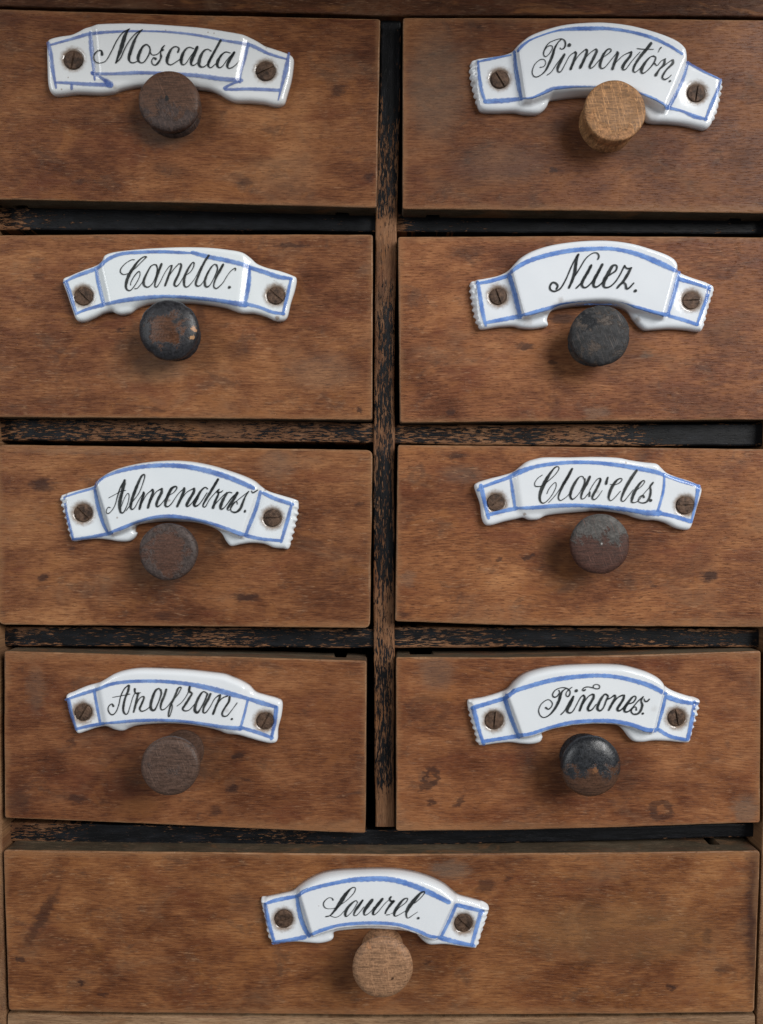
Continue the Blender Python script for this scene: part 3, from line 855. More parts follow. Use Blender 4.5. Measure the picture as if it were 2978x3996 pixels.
DRAWERS = [
 dict(word='Moscada', notches=[(25, 72, False), (1312, 1352, False)], y0=-0.0012, ext=(-38, 1484, 36, 800), seed=1, tint=(0.90, 0.83, 0.76),  # tint holds the wood tone plus painted shade of the top row
  top=[(-40, 34), (700, 56), (1484, 74)], bot=[(-34, 777), (700, 790), (1470, 811)], view=(100, 50, V1), bulge=0.8, round=1.3,
  outline="128,165 150,148 200,135 265,125 310,105 350,85 420,72 550,67 700,69 850,78 1000,90 1150,112 1270,135 1330,160 1380,190 1440,210 1510,235 1538,255 1543,285 1530,380 1505,470 1490,515 1465,530 1430,530 1370,517 1290,510 1210,508 1160,490 1110,460 1060,440 1000,432 900,420 800,415 720,415 640,418 580,430 540,440 500,455 430,463 350,460 280,460 200,470 165,470 140,450 128,400 124,300 122,220",
  left_div="372,115,16 378,200,24 390,300,18 398,385,10", right_div="1280,180,18 1262,260,18 1240,340,14 1235,400,10",
  arc="385,350,16 500,350,16 620,345,20 720,345,18 850,350,18 1000,362,22 1130,380,24 1240,388,22",
  lines="140,185,12 230,160,14 300,140,18 375,120,18 520,108,14 700,105,10 850,112,12 1000,130,14 1150,160,14 1290,185,20 1400,235,16 1500,265,10|130,175,18 145,240,22 155,320,20 175,430,12|175,400,12 260,404,18 350,410,20 490,415,24|385,345,20 430,370,14 470,398,30 485,412,36|455,385,8 475,410,30|1225,395,14 1180,412,14 1145,432,16|1150,440,14 1200,440,16 1300,438,18 1460,445,18|1515,235,14 1500,320,24 1480,400,18 1455,500,8|265,415,14 265,435,16",
  screws=[(273, 268, 54, 78), (1382, 332, 55, 25)], warm=(1.0, 0.985, 0.955),
  blots=[(100 + 207 * V1, 50 + 440 * V1, 5, .6), (100 + 1050 * V1, 50 + 112 * V1, 4, .6), (100 + 1085 * V1, 50 + 118 * V1, 4, .6), (100 + 806 * V1, 50 + 100 * V1, 4, .7), (100 + 1385 * V1, 50 + 202 * V1, 4, .6), (100 + 245 * V1, 50 + 372 * V1, 4, .6), (690, 340, 10, .4), (445, 340, 14, .3), (770, 345, 12, .4)],
  text=(340, 90, 620 / 1652), worn=False,
  ink="155,325,24 150,290,16 115,285,10 75,325,12 68,370,14 95,408,10 150,412,8 200,385,8 255,290,10 310,180,10 370,100,10 440,62,12|430,68,10 395,130,30 370,210,36 345,290,34 322,350,20 300,412,14|300,412,10 350,360,10 400,250,10 450,170,10 510,105,10 575,68,10|570,70,10 520,130,14 485,200,26 450,300,28 435,360,24 445,400,14 480,412,10 525,395,9|650,250,10 620,222,12 580,245,18 545,310,26 530,370,26 550,408,12 590,405,10 630,350,12 655,290,14 650,245,12|655,300,8 680,330,8 740,315,8 805,232,8|805,232,8 778,262,14 766,310,10 770,345,20 762,375,14 740,410,20 710,435,12 680,425,10 672,390,10 690,360,10 712,370,24|787,278,20|945,300,18 955,262,14 920,243,10 880,265,16 850,320,26 832,380,28 840,420,16 875,432,10 930,400,8 965,375,8|1110,265,8 1060,250,10 1015,285,18 985,350,28 980,405,24 995,432,12 1030,415,8 1080,340,8 1145,255,10|1145,250,26 1115,320,28 1085,390,28 1085,430,16 1110,438,10 1150,410,8|1290,290,10 1250,270,10 1205,300,18 1172,370,28 1165,430,26 1190,455,14 1235,440,8 1290,360,8|1388,180,22 1350,250,20 1300,340,22 1265,410,24 1262,448,16 1290,462,10 1340,420,8|1490,310,8 1440,300,10 1395,335,18 1360,395,26 1355,440,22 1375,462,12 1410,445,8 1465,370,8 1530,305,10|1530,305,22 1490,370,26 1460,430,24 1465,465,14 1500,465,10 1550,430,8 1585,388,8",
  stains_and_shade=[(1318, 350, 34, 28, 0, .75), (1440, 690, 24, 24, 0, .8), (660, 665, 80, 34, 10, .40), (960, 710, 34, 18, 0, .65), (310, 715, 36, 12, 0, .6), (445, 385, 30, 14, 0, .6), (1000, 625, 70, 28, 0, .3), (640, 520, 110, 60, 0, .40, False, GREY), (1400, 620, 30, 12, 0, .5, False, ORANGE)],
  kpos=(656, 388), kprof=('flat', 8.15, 6.2, 7.2, 0.45), label='wooden spice drawer with porcelain plate reading Moscada and a flat dark brown knob'),
 dict(word='Pimenton', notches=[(1668, 1714, False), (2890, 2925, False)], y0=-0.0012, ext=(1573, 3020, 68, 815), seed=2, tint=(0.78, 0.71, 0.68),  # top-row shade is put into this darker tint as well
  top=[(1573, 69), (2300, 70), (3026, 78)], bot=[(1571, 815), (2300, 822), (3014, 832)], view=(1760, 50, V1), bulge=2.3, crimp=True,
  outline="115,285 150,265 220,255 310,240 365,215 400,185 450,150 540,115 640,90 760,78 880,77 1000,90 1120,118 1230,155 1300,190 1340,230 1352,272 1400,310 1470,340 1540,370 1567,395 1560,440 1540,540 1505,630 1470,665 1430,660 1340,640 1240,630 1170,628 1125,615 1090,560 1050,500 1000,478 900,475 780,475 690,480 610,490 570,500 555,530 530,560 490,578 420,575 360,565 270,568 190,565 160,545 140,480 115,370",
  left_div="365,225,16 375,320,24 390,420,22 405,495,16", right_div="1365,285,12 1340,370,18 1300,460,18 1255,545,18",
  arc="400,495,12 470,488,14 530,465,20 590,440,26 700,430,22 840,432,18 980,440,18 1100,470,18 1170,500,22 1245,545,26",
  left_end="155,280,12 165,380,18 180,460,18 200,515,12", right_end="1555,385,10 1530,460,18 1495,540,18 1465,615,12",
  lines="385,220,14 410,190,16 470,150,10 600,105,10 700,92,20 800,90,22 900,90,18 1030,108,16 1150,140,18 1250,185,16 1330,235,14|160,280,10 230,265,14 345,242,8|200,510,24 300,505,26 400,495,20|1250,545,18 1330,565,14 1400,595,22 1470,612,14|1360,285,12 1440,330,12 1550,382,8",
  screws=[(281, 380, 52, -58), (1414, 460, 50, 82)], warm=(1.0, 1.0, 1.0), blots=[(1760 + 128 * V1, 50 + 400 * V1, 16, .45), (1760 + 150 * V1, 50 + 500 * V1, 10, .3)],
  text=(2040, 120, 620 / 1652), worn=False,
  ink="180,380,8 220,370,8 240,335,8 225,300,8 180,300,8 125,350,8 100,420,10 110,465,10 145,480,10 195,455,10 240,410,16 275,340,24 310,260,26 330,190,20 365,125,12 400,90,10|230,200,8 265,160,8 300,155,10 310,180,8 280,235,8 240,268,10 218,245,12 228,195,12 270,130,10 330,98,8 395,82,8 435,100,14 445,140,16 430,180,14 400,190,10 390,178,10|255,460,9 300,425,8 350,350,8 425,250,8|435,245,22 395,320,28 365,385,26 370,425,16 400,420,10 440,350,8 490,260,8 545,220,12|485,148,34|548,220,20 555,240,22 530,320,24 500,395,26|515,360,8 580,260,8 650,195,10|660,195,20 670,215,24 635,310,26 600,380,28|620,330,8 690,240,8 755,190,10|765,192,20 770,215,24 730,300,26 700,360,24 705,388,14 740,370,9 800,300,8|800,300,8 860,260,8 915,215,12 915,190,12 885,192,14 845,240,24 815,310,28 805,365,24 820,390,14 860,375,9 930,290,8 985,225,10|985,220,20 990,240,24 960,320,26 935,395,28|950,350,8 1040,260,8 1120,220,12|1130,222,22 1120,260,24 1065,330,28 1040,380,28 1050,405,14 1080,390,9 1140,310,8 1220,220,8|1335,130,28 1290,190,30 1230,260,28 1170,350,22 1150,410,20 1165,430,12 1195,415,8 1240,370,8|1190,183,8 1250,190,8 1360,192,8|1380,270,8 1340,265,10 1290,310,20 1245,380,30 1235,425,26 1255,440,14 1300,410,10 1360,340,14 1385,280,14 1360,258,10|1375,340,14 1400,360,8 1445,310,8 1490,290,8|1440,172,14 1425,190,10 1412,222,6|1480,295,16 1470,350,24 1430,390,14 1385,460,28|1440,390,8 1500,340,8 1555,300,10|1565,305,20 1560,340,24 1500,400,16 1460,460,20 1455,490,16 1480,505,14 1520,485,10 1545,460,8|1532,522,20",
  stains_and_shade=[(2160, 670, 14, 12, 0, .8), (1873, 103, 16, 12, 0, .7), (1700, 330, 130, 240, 0, .40, False, GREY), (1950, 640, 200, 90, 0, .25, False, GREY), (2120, 500, 110, 40, 0, .45), (2900, 610, 60, 60, 0, .3)],
  kpos=(2401, 430), kprof=('peg', 8.15, 8.6, 7.6), label='dark wooden spice drawer with porcelain plate reading Pimentón and a raw tan peg knob'),
 dict(word='Canela', y0=-0.0002, ext=(-26, 1455, 914, 1636), seed=3, tint=(1.06, 1.02, 0.98),
  top=[(-30, 918), (500, 914), (1455, 915)], bot=[(-16, 1628), (700, 1632), (1453, 1639)], view=(160, 920, V2), bulge=0.9, round=1.3,
  outline="130,265 180,235 250,205 320,180 365,155 385,120 440,100 560,85 700,75 850,70 1000,73 1120,85 1200,100 1250,130 1290,165 1350,190 1430,210 1500,235 1525,255 1515,320 1490,400 1465,490 1410,508 1340,480 1270,462 1200,460 1150,445 1100,428 1000,410 900,400 800,400 700,402 630,410 570,432 530,460 480,470 445,462 420,450 370,460 310,490 250,512 210,500 185,440 155,350",
  left_div="330,205,18 345,290,20 375,410,18", right_div="1245,190,16 1240,280,24 1218,410,22",
  arc="375,410,16 480,388,22 600,372,24 750,362,18 900,370,20 1050,385,22 1150,402,26 1215,410,34",
  lines="135,280,8 200,245,18 280,215,20 340,190,20 400,140,20 480,108,18 600,98,18 720,95,18 840,100,16 900,103,8|905,100,20 1000,125,24 1100,145,24 1200,170,24 1250,190,22 1330,215,24 1420,245,24 1495,255,16|150,275,20 175,350,22 210,465,14|210,465,12 270,440,16 370,412,22|1215,405,22 1300,425,18 1380,455,18 1450,465,16|1492,260,14 1470,360,18 1445,465,16",
  screws=[(252, 358, 55, -45), (1402, 355, 52, -42)], warm=(0.985, 1.0, 0.985), blots=[(160 + 1410 * V2, 920 + 490 * V2, 14, .7), (160 + 1450 * V2, 920 + 475 * V2, 8, .5), (1070, 1095, 5, .3)],
  text=(440, 980, 520 / 1652), worn=True,
  ink="268,105,10 230,108,9 160,150,9 105,210,12 95,255,14 130,288,12 190,275,9 270,220,10 340,150,10 405,85,12 420,68,14 380,72,14 320,120,20 260,200,32 200,300,36 170,390,34 165,450,26 190,485,18 230,478,12 290,400,10 335,310,10 335,255,12 310,260,14 260,320,12 225,390,10 222,420,10|275,465,12 310,455,10 370,380,10 430,270,10 470,190,12|550,185,14 520,165,12 470,190,14 425,270,20 390,350,28 385,410,28 410,440,20 450,440,14 500,390,10 540,300,14 555,220,18 540,165,12|605,160,28 575,240,28 545,330,24 525,400,20 525,440,18 550,440,12 590,380,9 640,280,9 700,190,10 735,175,14|735,178,18 720,230,22 685,330,26 650,425,24|690,320,9 760,220,10 820,155,12|840,155,20 850,180,24 820,280,26 775,370,28 765,415,24 790,435,16 830,400,10 890,300,9|900,300,9 960,260,10 1000,200,12 1010,145,14 985,145,14 935,220,24 895,310,30 885,390,28 895,435,20 930,440,14 980,390,9 1030,320,8 1100,180,8|1190,55,28 1140,130,26 1085,250,24 1045,350,26 1030,405,26 1050,432,18 1090,420,12 1140,350,9 1190,240,10|1290,190,12 1270,160,12 1225,195,18 1170,290,24 1145,370,28 1150,430,26 1180,440,18 1220,400,10 1275,290,12 1300,220,18 1290,165,14|1370,165,26 1330,240,30 1290,310,26 1260,390,18 1255,440,16 1285,462,16 1330,430,12 1375,380,10 1410,320,9 1460,250,9 1510,212,12 1525,215,16 1520,238,14|1447,447,32",
  stains_and_shade=[(1140, 958, 75, 12, 0, .75), (1400, 1600, 14, 14, 0, .85), (620, 1600, 40, 12, 0, .5), (150, 1080, 26, 14, 0, .5), (930, 1370, 60, 50, 0, .35), (470, 1290, 16, 12, 0, .7), (780, 1240, 22, 70, 0, .45), (620, 1440, 120, 60, 0, .3, False, GREY), (1250, 1450, 160, 80, 0, .25, False, GREY)],
  kpos=(652, 1281), kprof=('dome', 8.0, 10.0, 6.0, 2.2), label='wooden spice drawer with porcelain plate reading Canela and a chipped black domed knob'),
 dict(word='Nuez', y0=-0.0002, ext=(1556, 3005, 924, 1648), seed=4, tint=(1.14, 1.05, 1.00),
  top=[(1553, 924), (2300, 920), (3010, 926)], bot=[(1561, 1650), (2300, 1642), (2998, 1637)], view=(1760, 900, V2), bulge=2.3, crimp=True,
  outline="115,315 145,295 200,285 280,268 340,240 375,205 410,170 480,130 580,98 700,78 830,68 950,70 1070,87 1180,118 1270,150 1320,180 1345,215 1370,250 1440,280 1530,310 1577,340 1560,400 1530,500 1500,590 1470,600 1400,590 1300,585 1220,590 1160,592 1125,570 1090,530 1060,485 1000,455 900,440 780,445 690,455 620,470 590,490 575,530 580,565 540,578 480,585 420,580 370,570 280,575 200,588 170,580 145,520 125,420",
  left_div="350,275,26 375,360,26 395,440,26 415,515,20", right_div="1362,250,16 1345,330,22 1320,420,20 1295,500,16",
  arc="415,505,12 470,495,20 560,470,22 680,440,20 800,432,20 920,432,20 1020,440,20 1120,460,18 1200,485,22 1260,500,26 1300,500,18",
  left_end="160,310,20 175,400,22 190,490,22 208,565,14", right_end="1545,335,18 1525,410,20 1495,490,18 1470,560,14",
  lines="340,265,14 400,215,22 480,175,24 600,140,24 720,118,24 850,108,22 960,108,20 1080,130,24 1180,165,28 1270,205,30 1345,240,20|155,315,14 240,300,20 345,268,20|205,550,16 300,532,22 415,510,24|1370,290,24 1440,310,20 1540,342,16|1300,508,16 1380,530,20 1470,560,18",
  screws=[(282, 390, 50, -70), (1436, 416, 50, 2)], warm=(0.985, 0.99, 1.0), blots=[(1760 + 655 * V2, 900 + 415 * V2, 16, .35), (1760 + 460 * V2, 900 + 540 * V2, 26, .3), (1760 + 130 * V2, 900 + 450 * V2, 14, .45), (1760 + 1115 * V2, 900 + 530 * V2, 16, .5), (1760 + 250 * V2, 900 + 440 * V2, 16, .5)],
  text=(2120, 970, 400 / 1652), worn=False,
  ink="215,650,30 235,600,34 200,555,32 150,548,30 112,600,30 115,655,30 170,688,26 240,670,24 300,615,24 370,490,22 430,350,22 490,220,22 560,95,24|570,95,34 545,150,40 525,270,46 510,380,52 470,510,42 415,632,32|520,430,20 600,300,20 680,170,18 760,95,16 830,65,18 880,80,24 900,125,28 882,172,22|535,635,26 590,580,24 650,500,20 780,270,20|775,270,40 720,380,44 660,480,44 625,560,46 640,615,34 690,625,26 760,570,22 830,480,20|955,255,40 890,380,44 830,490,48 810,570,46 830,615,34 880,610,26 950,550,22 1000,480,20|1000,480,16 1100,405,24 1170,355,28 1190,290,28 1160,262,26 1110,290,44 1050,400,54 990,510,56 975,590,46 1000,625,30 1070,615,24 1160,540,22 1240,420,22 1290,320,24 1315,275,28|1315,280,28 1345,315,26 1385,320,26 1425,308,24|1415,315,36 1360,420,44 1290,530,40 1240,580,34 1195,632,30|1250,575,26 1300,550,26 1330,580,36 1345,645,34 1390,630,26 1460,555,22|1487,680,46",
  stains_and_shade=[(2055, 1352, 40, 16, 0, .8), (2160, 1412, 18, 12, 0, .7), (2175, 1450, 24, 40, 0, .35), (1760, 1610, 18, 14, 0, .7), (2165, 1600, 26, 70, 0, .35), (2800, 1320, 90, 46, 0, .3), (2140, 950, 30, 14, 0, .55), (2200, 1245, 60, 22, 0, .75), (1830, 980, 80, 30, -8, .4), (2330, 1610, 60, 30, 0, .4, False, GREY), (2520, 1385, 30, 14, 0, .5, False, GREY)],
  kpos=(2348, 1304), kprof=('dome', 8.0, 9.6, 6.1, 1.7), label='wooden spice drawer with porcelain plate reading Nuez and a charcoal black knob'),
 dict(word='Almendras', y0=-0.0004, ext=(-8, 1450, 1745, 2445), seed=5, tint=(1.04, 1.00, 0.96),
  top=[(-10, 1735), (500, 1742), (1454, 1756)], bot=[(-6, 2438), (700, 2444), (1444, 2451)], view=(160, 1760, V2), bulge=2.2, crimp=True, corner=26,
  outline="110,275 140,255 210,235 290,215 330,195 365,160 430,120 520,90 640,67 780,57 900,63 1020,85 1130,118 1220,150 1280,180 1320,215 1360,240 1440,265 1520,290 1535,310 1530,380 1505,490 1480,580 1440,582 1390,578 1330,555 1250,550 1190,558 1135,568 1105,540 1075,490 1020,455 940,430 840,422 740,420 640,430 570,445 560,480 570,490 555,520 520,540 460,540 400,530 330,525 250,532 190,538 170,500 150,430 125,350",
  left_div="322,235,16 340,330,20 370,430,18 400,490,14", right_div="1310,245,18 1285,340,20 1250,430,20 1225,495,16",
  arc="415,485,14 480,462,20 580,422,16 680,395,18 780,390,22 880,402,20 1000,428,18 1100,460,18 1190,495,24 1230,500,14",
  left_end="138,280,10 155,380,14 190,520,14", right_end="1495,325,16 1470,420,20 1435,540,16",
  lines="320,220,12 345,180,16 400,145,14 500,112,20 620,92,22 740,85,24 860,92,26 980,115,28 1100,150,28 1200,190,26 1265,220,24|140,275,8 220,248,12 315,222,14|190,528,14 290,515,18 420,490,20|1325,250,18 1400,285,22 1500,318,20|1225,505,20 1320,525,18 1430,535,16",
  screws=[(250, 370, 53, -45), (1381, 400, 52, 3)], warm=(0.985, 1.0, 1.0), blots=[(160 + 765 * V2, 1760 + 295 * V2, 8, .45), (160 + 555 * V2, 1760 + 462 * V2, 12, .6), (160 + 455 * V2, 1760 + 398 * V2, 5, .5), (160 + 1340 * V2, 1760 + 232 * V2, 7, .6), (160 + 1345 * V2, 1760 + 440 * V2, 12, .45)],
  text=(390, 1830, 640 / 1652), worn=False,
  ink="105,390,8 85,385,8 65,420,8 75,450,10 110,430,8 150,370,8 180,270,12 210,180,12 250,110,10|90,290,6 150,258,6 210,225,7 260,215,8|250,115,24 240,160,34 225,230,28 205,310,34 200,380,32 210,435,20 240,435,12 280,350,8 295,270,8 280,245,7 250,290,7 215,380,7|265,420,8 330,330,8 400,230,8 450,90,10 445,55,14 415,80,20 370,180,28 330,290,28 310,370,26 320,405,16 350,390,9 400,300,8 440,240,9|440,235,20 440,260,24 415,340,24 400,400,24|410,370,8 470,260,8 530,208,12|530,210,24 535,240,24 505,320,24 485,388,24|500,350,8 560,240,8 615,200,12|625,200,22 620,240,26 585,310,26 570,360,24 580,380,16 620,350,9 680,270,8|680,270,8 740,240,8 775,195,12 765,175,14 725,195,26 690,260,30 665,325,28 660,365,22 680,380,14 720,350,9 790,250,8 850,195,12|850,195,24 845,230,26 810,310,26 780,375,24|800,340,8 870,240,8 945,195,12|950,198,22 945,235,26 900,310,28 875,360,26 885,378,14 925,345,9 980,270,10|1085,200,12 1060,185,12 1015,225,22 970,310,30 950,355,28 965,375,18 1010,345,10 1080,240,9|1190,105,24 1140,190,26 1085,280,24 1045,350,16 1040,378,12 1065,378,10 1110,300,8 1190,210,9|1200,205,14 1185,230,20 1195,250,18 1165,320,24 1140,390,26|1195,235,14 1220,232,12 1240,215,6|1150,370,8 1220,290,8 1280,235,10|1330,240,10 1295,235,12 1255,285,24 1225,350,30 1215,390,26 1230,405,14 1270,370,9 1330,290,14 1390,235,10|1385,240,26 1345,310,28 1300,375,24 1285,405,14 1310,410,8 1360,340,7 1430,280,8 1500,225,8|1500,225,10 1465,280,14 1440,340,22 1415,400,24 1370,435,18 1325,425,12 1320,385,10 1355,335,8 1380,330,10 1385,355,8|1528,222,10 1540,240,12 1565,228,14 1590,212,10|1463,420,20 1461,430,20",
  stains_and_shade=[(165, 1890, 52, 30, 5, .85), (170, 2255, 22, 18, -30, .85), (960, 2330, 62, 20, 0, .9), (640, 2405, 42, 20, 0, .55), (275, 2140, 18, 12, 0, .6), (1402, 1966, 26, 10, 0, .65), (1080, 1815, 80, 60, 0, .3, False, GREY), (330, 1760, 300, 16, 0, .25, False, GREY), (700, 2250, 90, 30, 0, .3)],
  kpos=(652, 2154), kprof=('flat', 7.65, 8.6, 6.0, 0.5), label='wooden spice drawer with porcelain plate reading Almendras and a dark purplish brown knob'),
 dict(word='Claveles', y0=-0.0004, ext=(1547, 2990, 1738, 2432), seed=6, tint=(1.20, 1.12, 1.03),
  top=[(1553, 1736), (1978, 1740), (2993, 1753)], bot=[(1542, 2425), (1978, 2440), (2984, 2448)], view=(1760, 1740, V2), bulge=1.0, round=1.3,
  outline="140,240 160,218 230,195 310,175 370,155 410,125 450,95 500,78 560,68 700,68 850,65 990,70 1070,85 1150,97 1220,105 1255,130 1290,160 1350,185 1430,210 1480,235 1498,265 1480,340 1450,440 1430,490 1400,503 1340,490 1280,460 1220,445 1160,443 1100,430 1050,412 960,395 870,388 780,395 690,402 610,410 560,420 520,440 470,443 430,430 380,440 310,455 240,475 205,470 185,430 175,350 155,290",
  left_div="358,200,12 370,280,18 382,365,14", right_div="1275,170,12 1268,270,14 1235,390,14",
  arc="390,372,14 500,368,20 620,358,22 750,355,20 880,362,20 1000,375,24 1100,388,24 1170,400,30 1240,400,34",
  lines="175,250,14 250,222,18 340,190,20 410,155,28 500,125,20 600,108,20 720,98,20 860,100,20 1000,115,22 1120,135,24 1220,155,24 1290,180,18 1380,210,20 1480,240,14|180,240,24 200,330,22 225,430,16|220,412,18 300,392,20 390,372,22|1478,245,24 1462,340,16 1435,455,12|1240,400,22 1330,420,20 1430,450,22|165,262,18",
  screws=[(268, 337, 50, 38), (1400, 355, 52, 2)], warm=(1.0, 1.0, 1.0), blots=[(1760 + 440 * V2, 1740 + 408 * V2, 9, .6), (1760 + 830 * V2, 1740 + 392 * V2, 16, .6), (1760 + 1045 * V2, 1740 + 100 * V2, 6, .6), (1760 + 875 * V2, 1740 + 275 * V2, 12, .25)],
  text=(2060, 1800, 520 / 1652), worn=True,
  ink="180,170,10 130,205,9 90,260,9 92,305,12 140,312,12 190,295,10 260,240,10 340,165,9 385,100,10 380,68,12 340,75,16 285,140,26 230,230,42 175,340,42 150,430,34 155,490,24 185,518,16 230,500,10 300,420,9 350,320,9 348,265,10 320,275,9 265,340,9 238,402,9|258,512,8 300,470,8 380,370,8 550,95,8|550,95,28 500,190,34 440,290,34 400,380,24 380,450,18 400,485,14 440,470,10 510,410,8 570,290,8|700,220,16 680,188,12 640,195,14 590,260,30 545,350,34 528,430,28 550,470,20 590,450,10 650,380,8 700,280,16 710,220,20|770,190,28 735,270,34 690,350,30 665,420,24 665,462,16 700,460,10 750,400,9|770,360,9 810,290,8 860,225,10 895,210,16 900,240,26 860,330,28 815,410,30 800,455,24 825,475,16 870,440,10 925,360,6|768,380,20 765,430,26|993,200,20 980,240,28 972,275,34|1025,285,10 1080,290,10 1140,265,12 1170,225,12 1145,212,14 1095,245,26 1040,330,36 1010,410,32 1005,460,22 1030,488,12 1080,450,9 1150,370,8|1350,115,30 1290,200,36 1220,320,36 1175,420,26 1160,480,18 1190,495,12 1240,440,9 1310,350,8|1340,365,9 1410,310,9 1450,255,10 1430,238,14 1380,290,28 1320,390,38 1295,460,32 1290,505,20 1330,510,12 1380,480,10 1450,390,8 1550,280,10|1555,262,18 1520,310,22 1525,370,24 1510,450,26 1470,505,20 1410,515,14 1370,490,10 1390,440,10 1430,420,16 1440,445,24|1525,485,34",
  stains_and_shade=[(1785, 1778, 38, 14, 0, .85), (2770, 2248, 38, 24, -10, .9), (2065, 2172, 24, 10, -25, .8), (1945, 2185, 14, 12, 0, .7), (2548, 2288, 16, 8, 0, .65), (1575, 2400, 30, 14, 0, .6), (2350, 2390, 34, 34, 0, .3), (2150, 2150, 50, 110, 0, .4), (1800, 1850, 90, 40, 0, .3, False, GREY), (1590, 2260, 40, 40, 0, .35, False, GREY)],
  kpos=(2346, 2124), kprof=('flat', 7.9, 9.0, 6.0, 0.6), label='wooden spice drawer with porcelain plate reading Claveles and a grey scuffed brown knob'),
 dict(word='Anafran', notches=[(1298, 1342, True)], y0=-0.0010, ext=(18, 1428, 2560, 3222), seed=7, tint=(0.90, 0.82, 0.78),
  top=[(16, 2541), (500, 2554), (1000, 2566), (1431, 2579)], bot=[(18, 3192), (500, 3212), (1000, 3234), (1426, 3253)], view=(160, 2570, V2), bulge=1.0, round=1.3,
  outline="150,225 200,195 270,165 340,145 380,125 440,90 510,68 600,57 740,60 880,67 1000,80 1090,92 1140,110 1190,130 1240,160 1280,200 1340,220 1410,240 1440,265 1435,340 1415,420 1410,490 1375,507 1310,495 1240,475 1180,458 1110,450 1060,430 980,410 880,395 780,388 680,390 580,400 530,415 490,432 440,425 390,405 330,415 270,435 220,447 195,400 170,310",
  left_div="318,195,16 335,290,16 355,390,14", right_div="1235,245,14 1215,330,14 1190,418,14",
  arc="360,388,10 460,380,16 580,370,18 720,368,16 850,375,16 980,392,18 1080,408,20 1190,418,24",
  lines="150,245,12 250,210,18 340,182,18 420,152,18 520,138,18 650,134,18 780,140,20 900,155,24 1020,180,28 1130,210,28 1240,240,20 1310,262,26 1400,288,18|165,250,20 185,340,18 212,425,12|210,420,14 290,402,18 370,388,18|1405,295,24 1395,380,22 1375,480,14|1190,410,18 1290,440,20 1380,472,18",
  screws=[(250, 322, 50, 60), (1337, 373, 50, 62)], warm=(1.0, 1.0, 1.0), blots=[(160 + 1108 * V2, 2570 + 310 * V2, 12, .22), (160 + 1420 * V2, 2570 + 480 * V2, 6, .5)],
  text=(400, 2650, 560 / 1652), worn=True,
  ink="125,310,24 110,285,14 75,310,12 65,350,14 85,395,14 120,410,14 160,370,12 190,290,12 210,200,12 250,115,14 300,70,16|118,210,8 200,195,8 315,172,10|308,75,22 295,140,26 265,210,22 245,290,26 240,360,24 260,400,18 290,395,12 320,310,9 350,210,9 375,160,10|372,115,26 375,150,18 405,170,18 435,155,10|410,160,22 395,240,26 375,320,24 360,378,20|385,300,9 430,220,10 470,200,14 478,220,20 450,290,22 430,340,22 450,370,16 500,355,12 545,320,9|670,130,18 650,108,16 610,135,24 575,220,30 555,300,32 565,350,30 600,355,20 640,280,14 675,180,20 675,125,18|735,120,24 710,200,26 680,270,26 670,330,18 690,355,14 740,325,10 800,250,9|800,250,9 860,190,10 905,110,12 900,92,14 870,110,20 835,200,26 790,290,22 765,380,20 762,430,16 780,415,10 805,330,10 800,290,14|860,310,9 920,260,8 980,170,9 1005,85,10|1005,90,26 1000,140,26 1030,165,20 1000,220,26 950,300,26 925,340,22 945,365,16 1000,355,10 1060,290,9|1200,160,16 1160,145,16 1115,200,26 1075,290,30 1065,360,32 1095,385,26 1130,340,14 1180,250,18 1210,170,20|1245,170,24 1215,240,26 1170,320,24 1160,380,20 1190,385,14 1240,320,10 1290,230,10 1340,185,14|1355,185,24 1345,230,26 1305,320,24 1275,400,26|1310,300,9 1380,220,12 1440,195,16|1465,205,24 1455,260,24 1410,330,20 1380,390,22 1390,425,20 1430,425,14 1460,395,10 1510,330,8 1550,275,12|1490,460,24",
  stains_and_shade=[(930, 2950, 32, 20, -15, .9), (905, 3075, 32, 16, -10, .85), (962, 3045, 18, 8, 0, .6), (300, 3118, 48, 20, 5, .8), (845, 3165, 30, 22, 0, .6), (280, 2900, 16, 24, 0, .6), (70, 3130, 60, 60, 0, .6), (545, 3150, 90, 42, 0, .55, False, ORANGE), (400, 3130, 22, 10, 0, .5), (140, 2690, 40, 110, 0, .25, False, GREY), (760, 2900, 40, 60, 0, .4)],
  kpos=(660, 2995), kprof=('flat', 7.55, 15.5, 5.4, 0.5), label='wooden spice drawer with porcelain plate reading Anafran and a long dark brown knob'),
 dict(word='Pinones', notches=[(1612, 1684, True)], y0=-0.0010, ext=(1546, 2968, 2552, 3226), seed=8, tint=(1.04, 0.95, 0.90),
  top=[(1546, 2564), (1978, 2566), (2500, 2555), (2970, 2540)], bot=[(1546, 3243), (1978, 3240), (2478, 3227), (2966, 3210)], view=(1760, 2550, V2), bulge=2.2, crimp=True,
  outline="100,290 130,275 200,262 290,235 340,210 380,165 440,120 530,90 650,72 780,65 900,63 1010,68 1090,85 1170,110 1235,145 1280,195 1330,225 1400,250 1470,270 1490,290 1475,370 1450,450 1425,525 1385,533 1300,525 1210,522 1140,530 1090,525 1060,500 1030,460 990,430 900,422 800,425 700,435 600,450 545,475 548,500 530,530 480,542 420,540 350,532 260,540 190,550 160,540 145,480 115,380",
  left_div="325,280,24 350,360,22 380,440,20 405,500,18", right_div="1285,240,14 1265,330,18 1232,450,12",
  arc="410,490,20 480,478,18 600,440,18 720,412,20 850,402,20 970,405,22 1080,425,22 1160,455,24 1210,460,24 1235,450,16",
  left_end="135,330,26 155,410,24 175,480,18 195,540,20", right_end="1455,290,16 1440,390,22 1415,510,20",
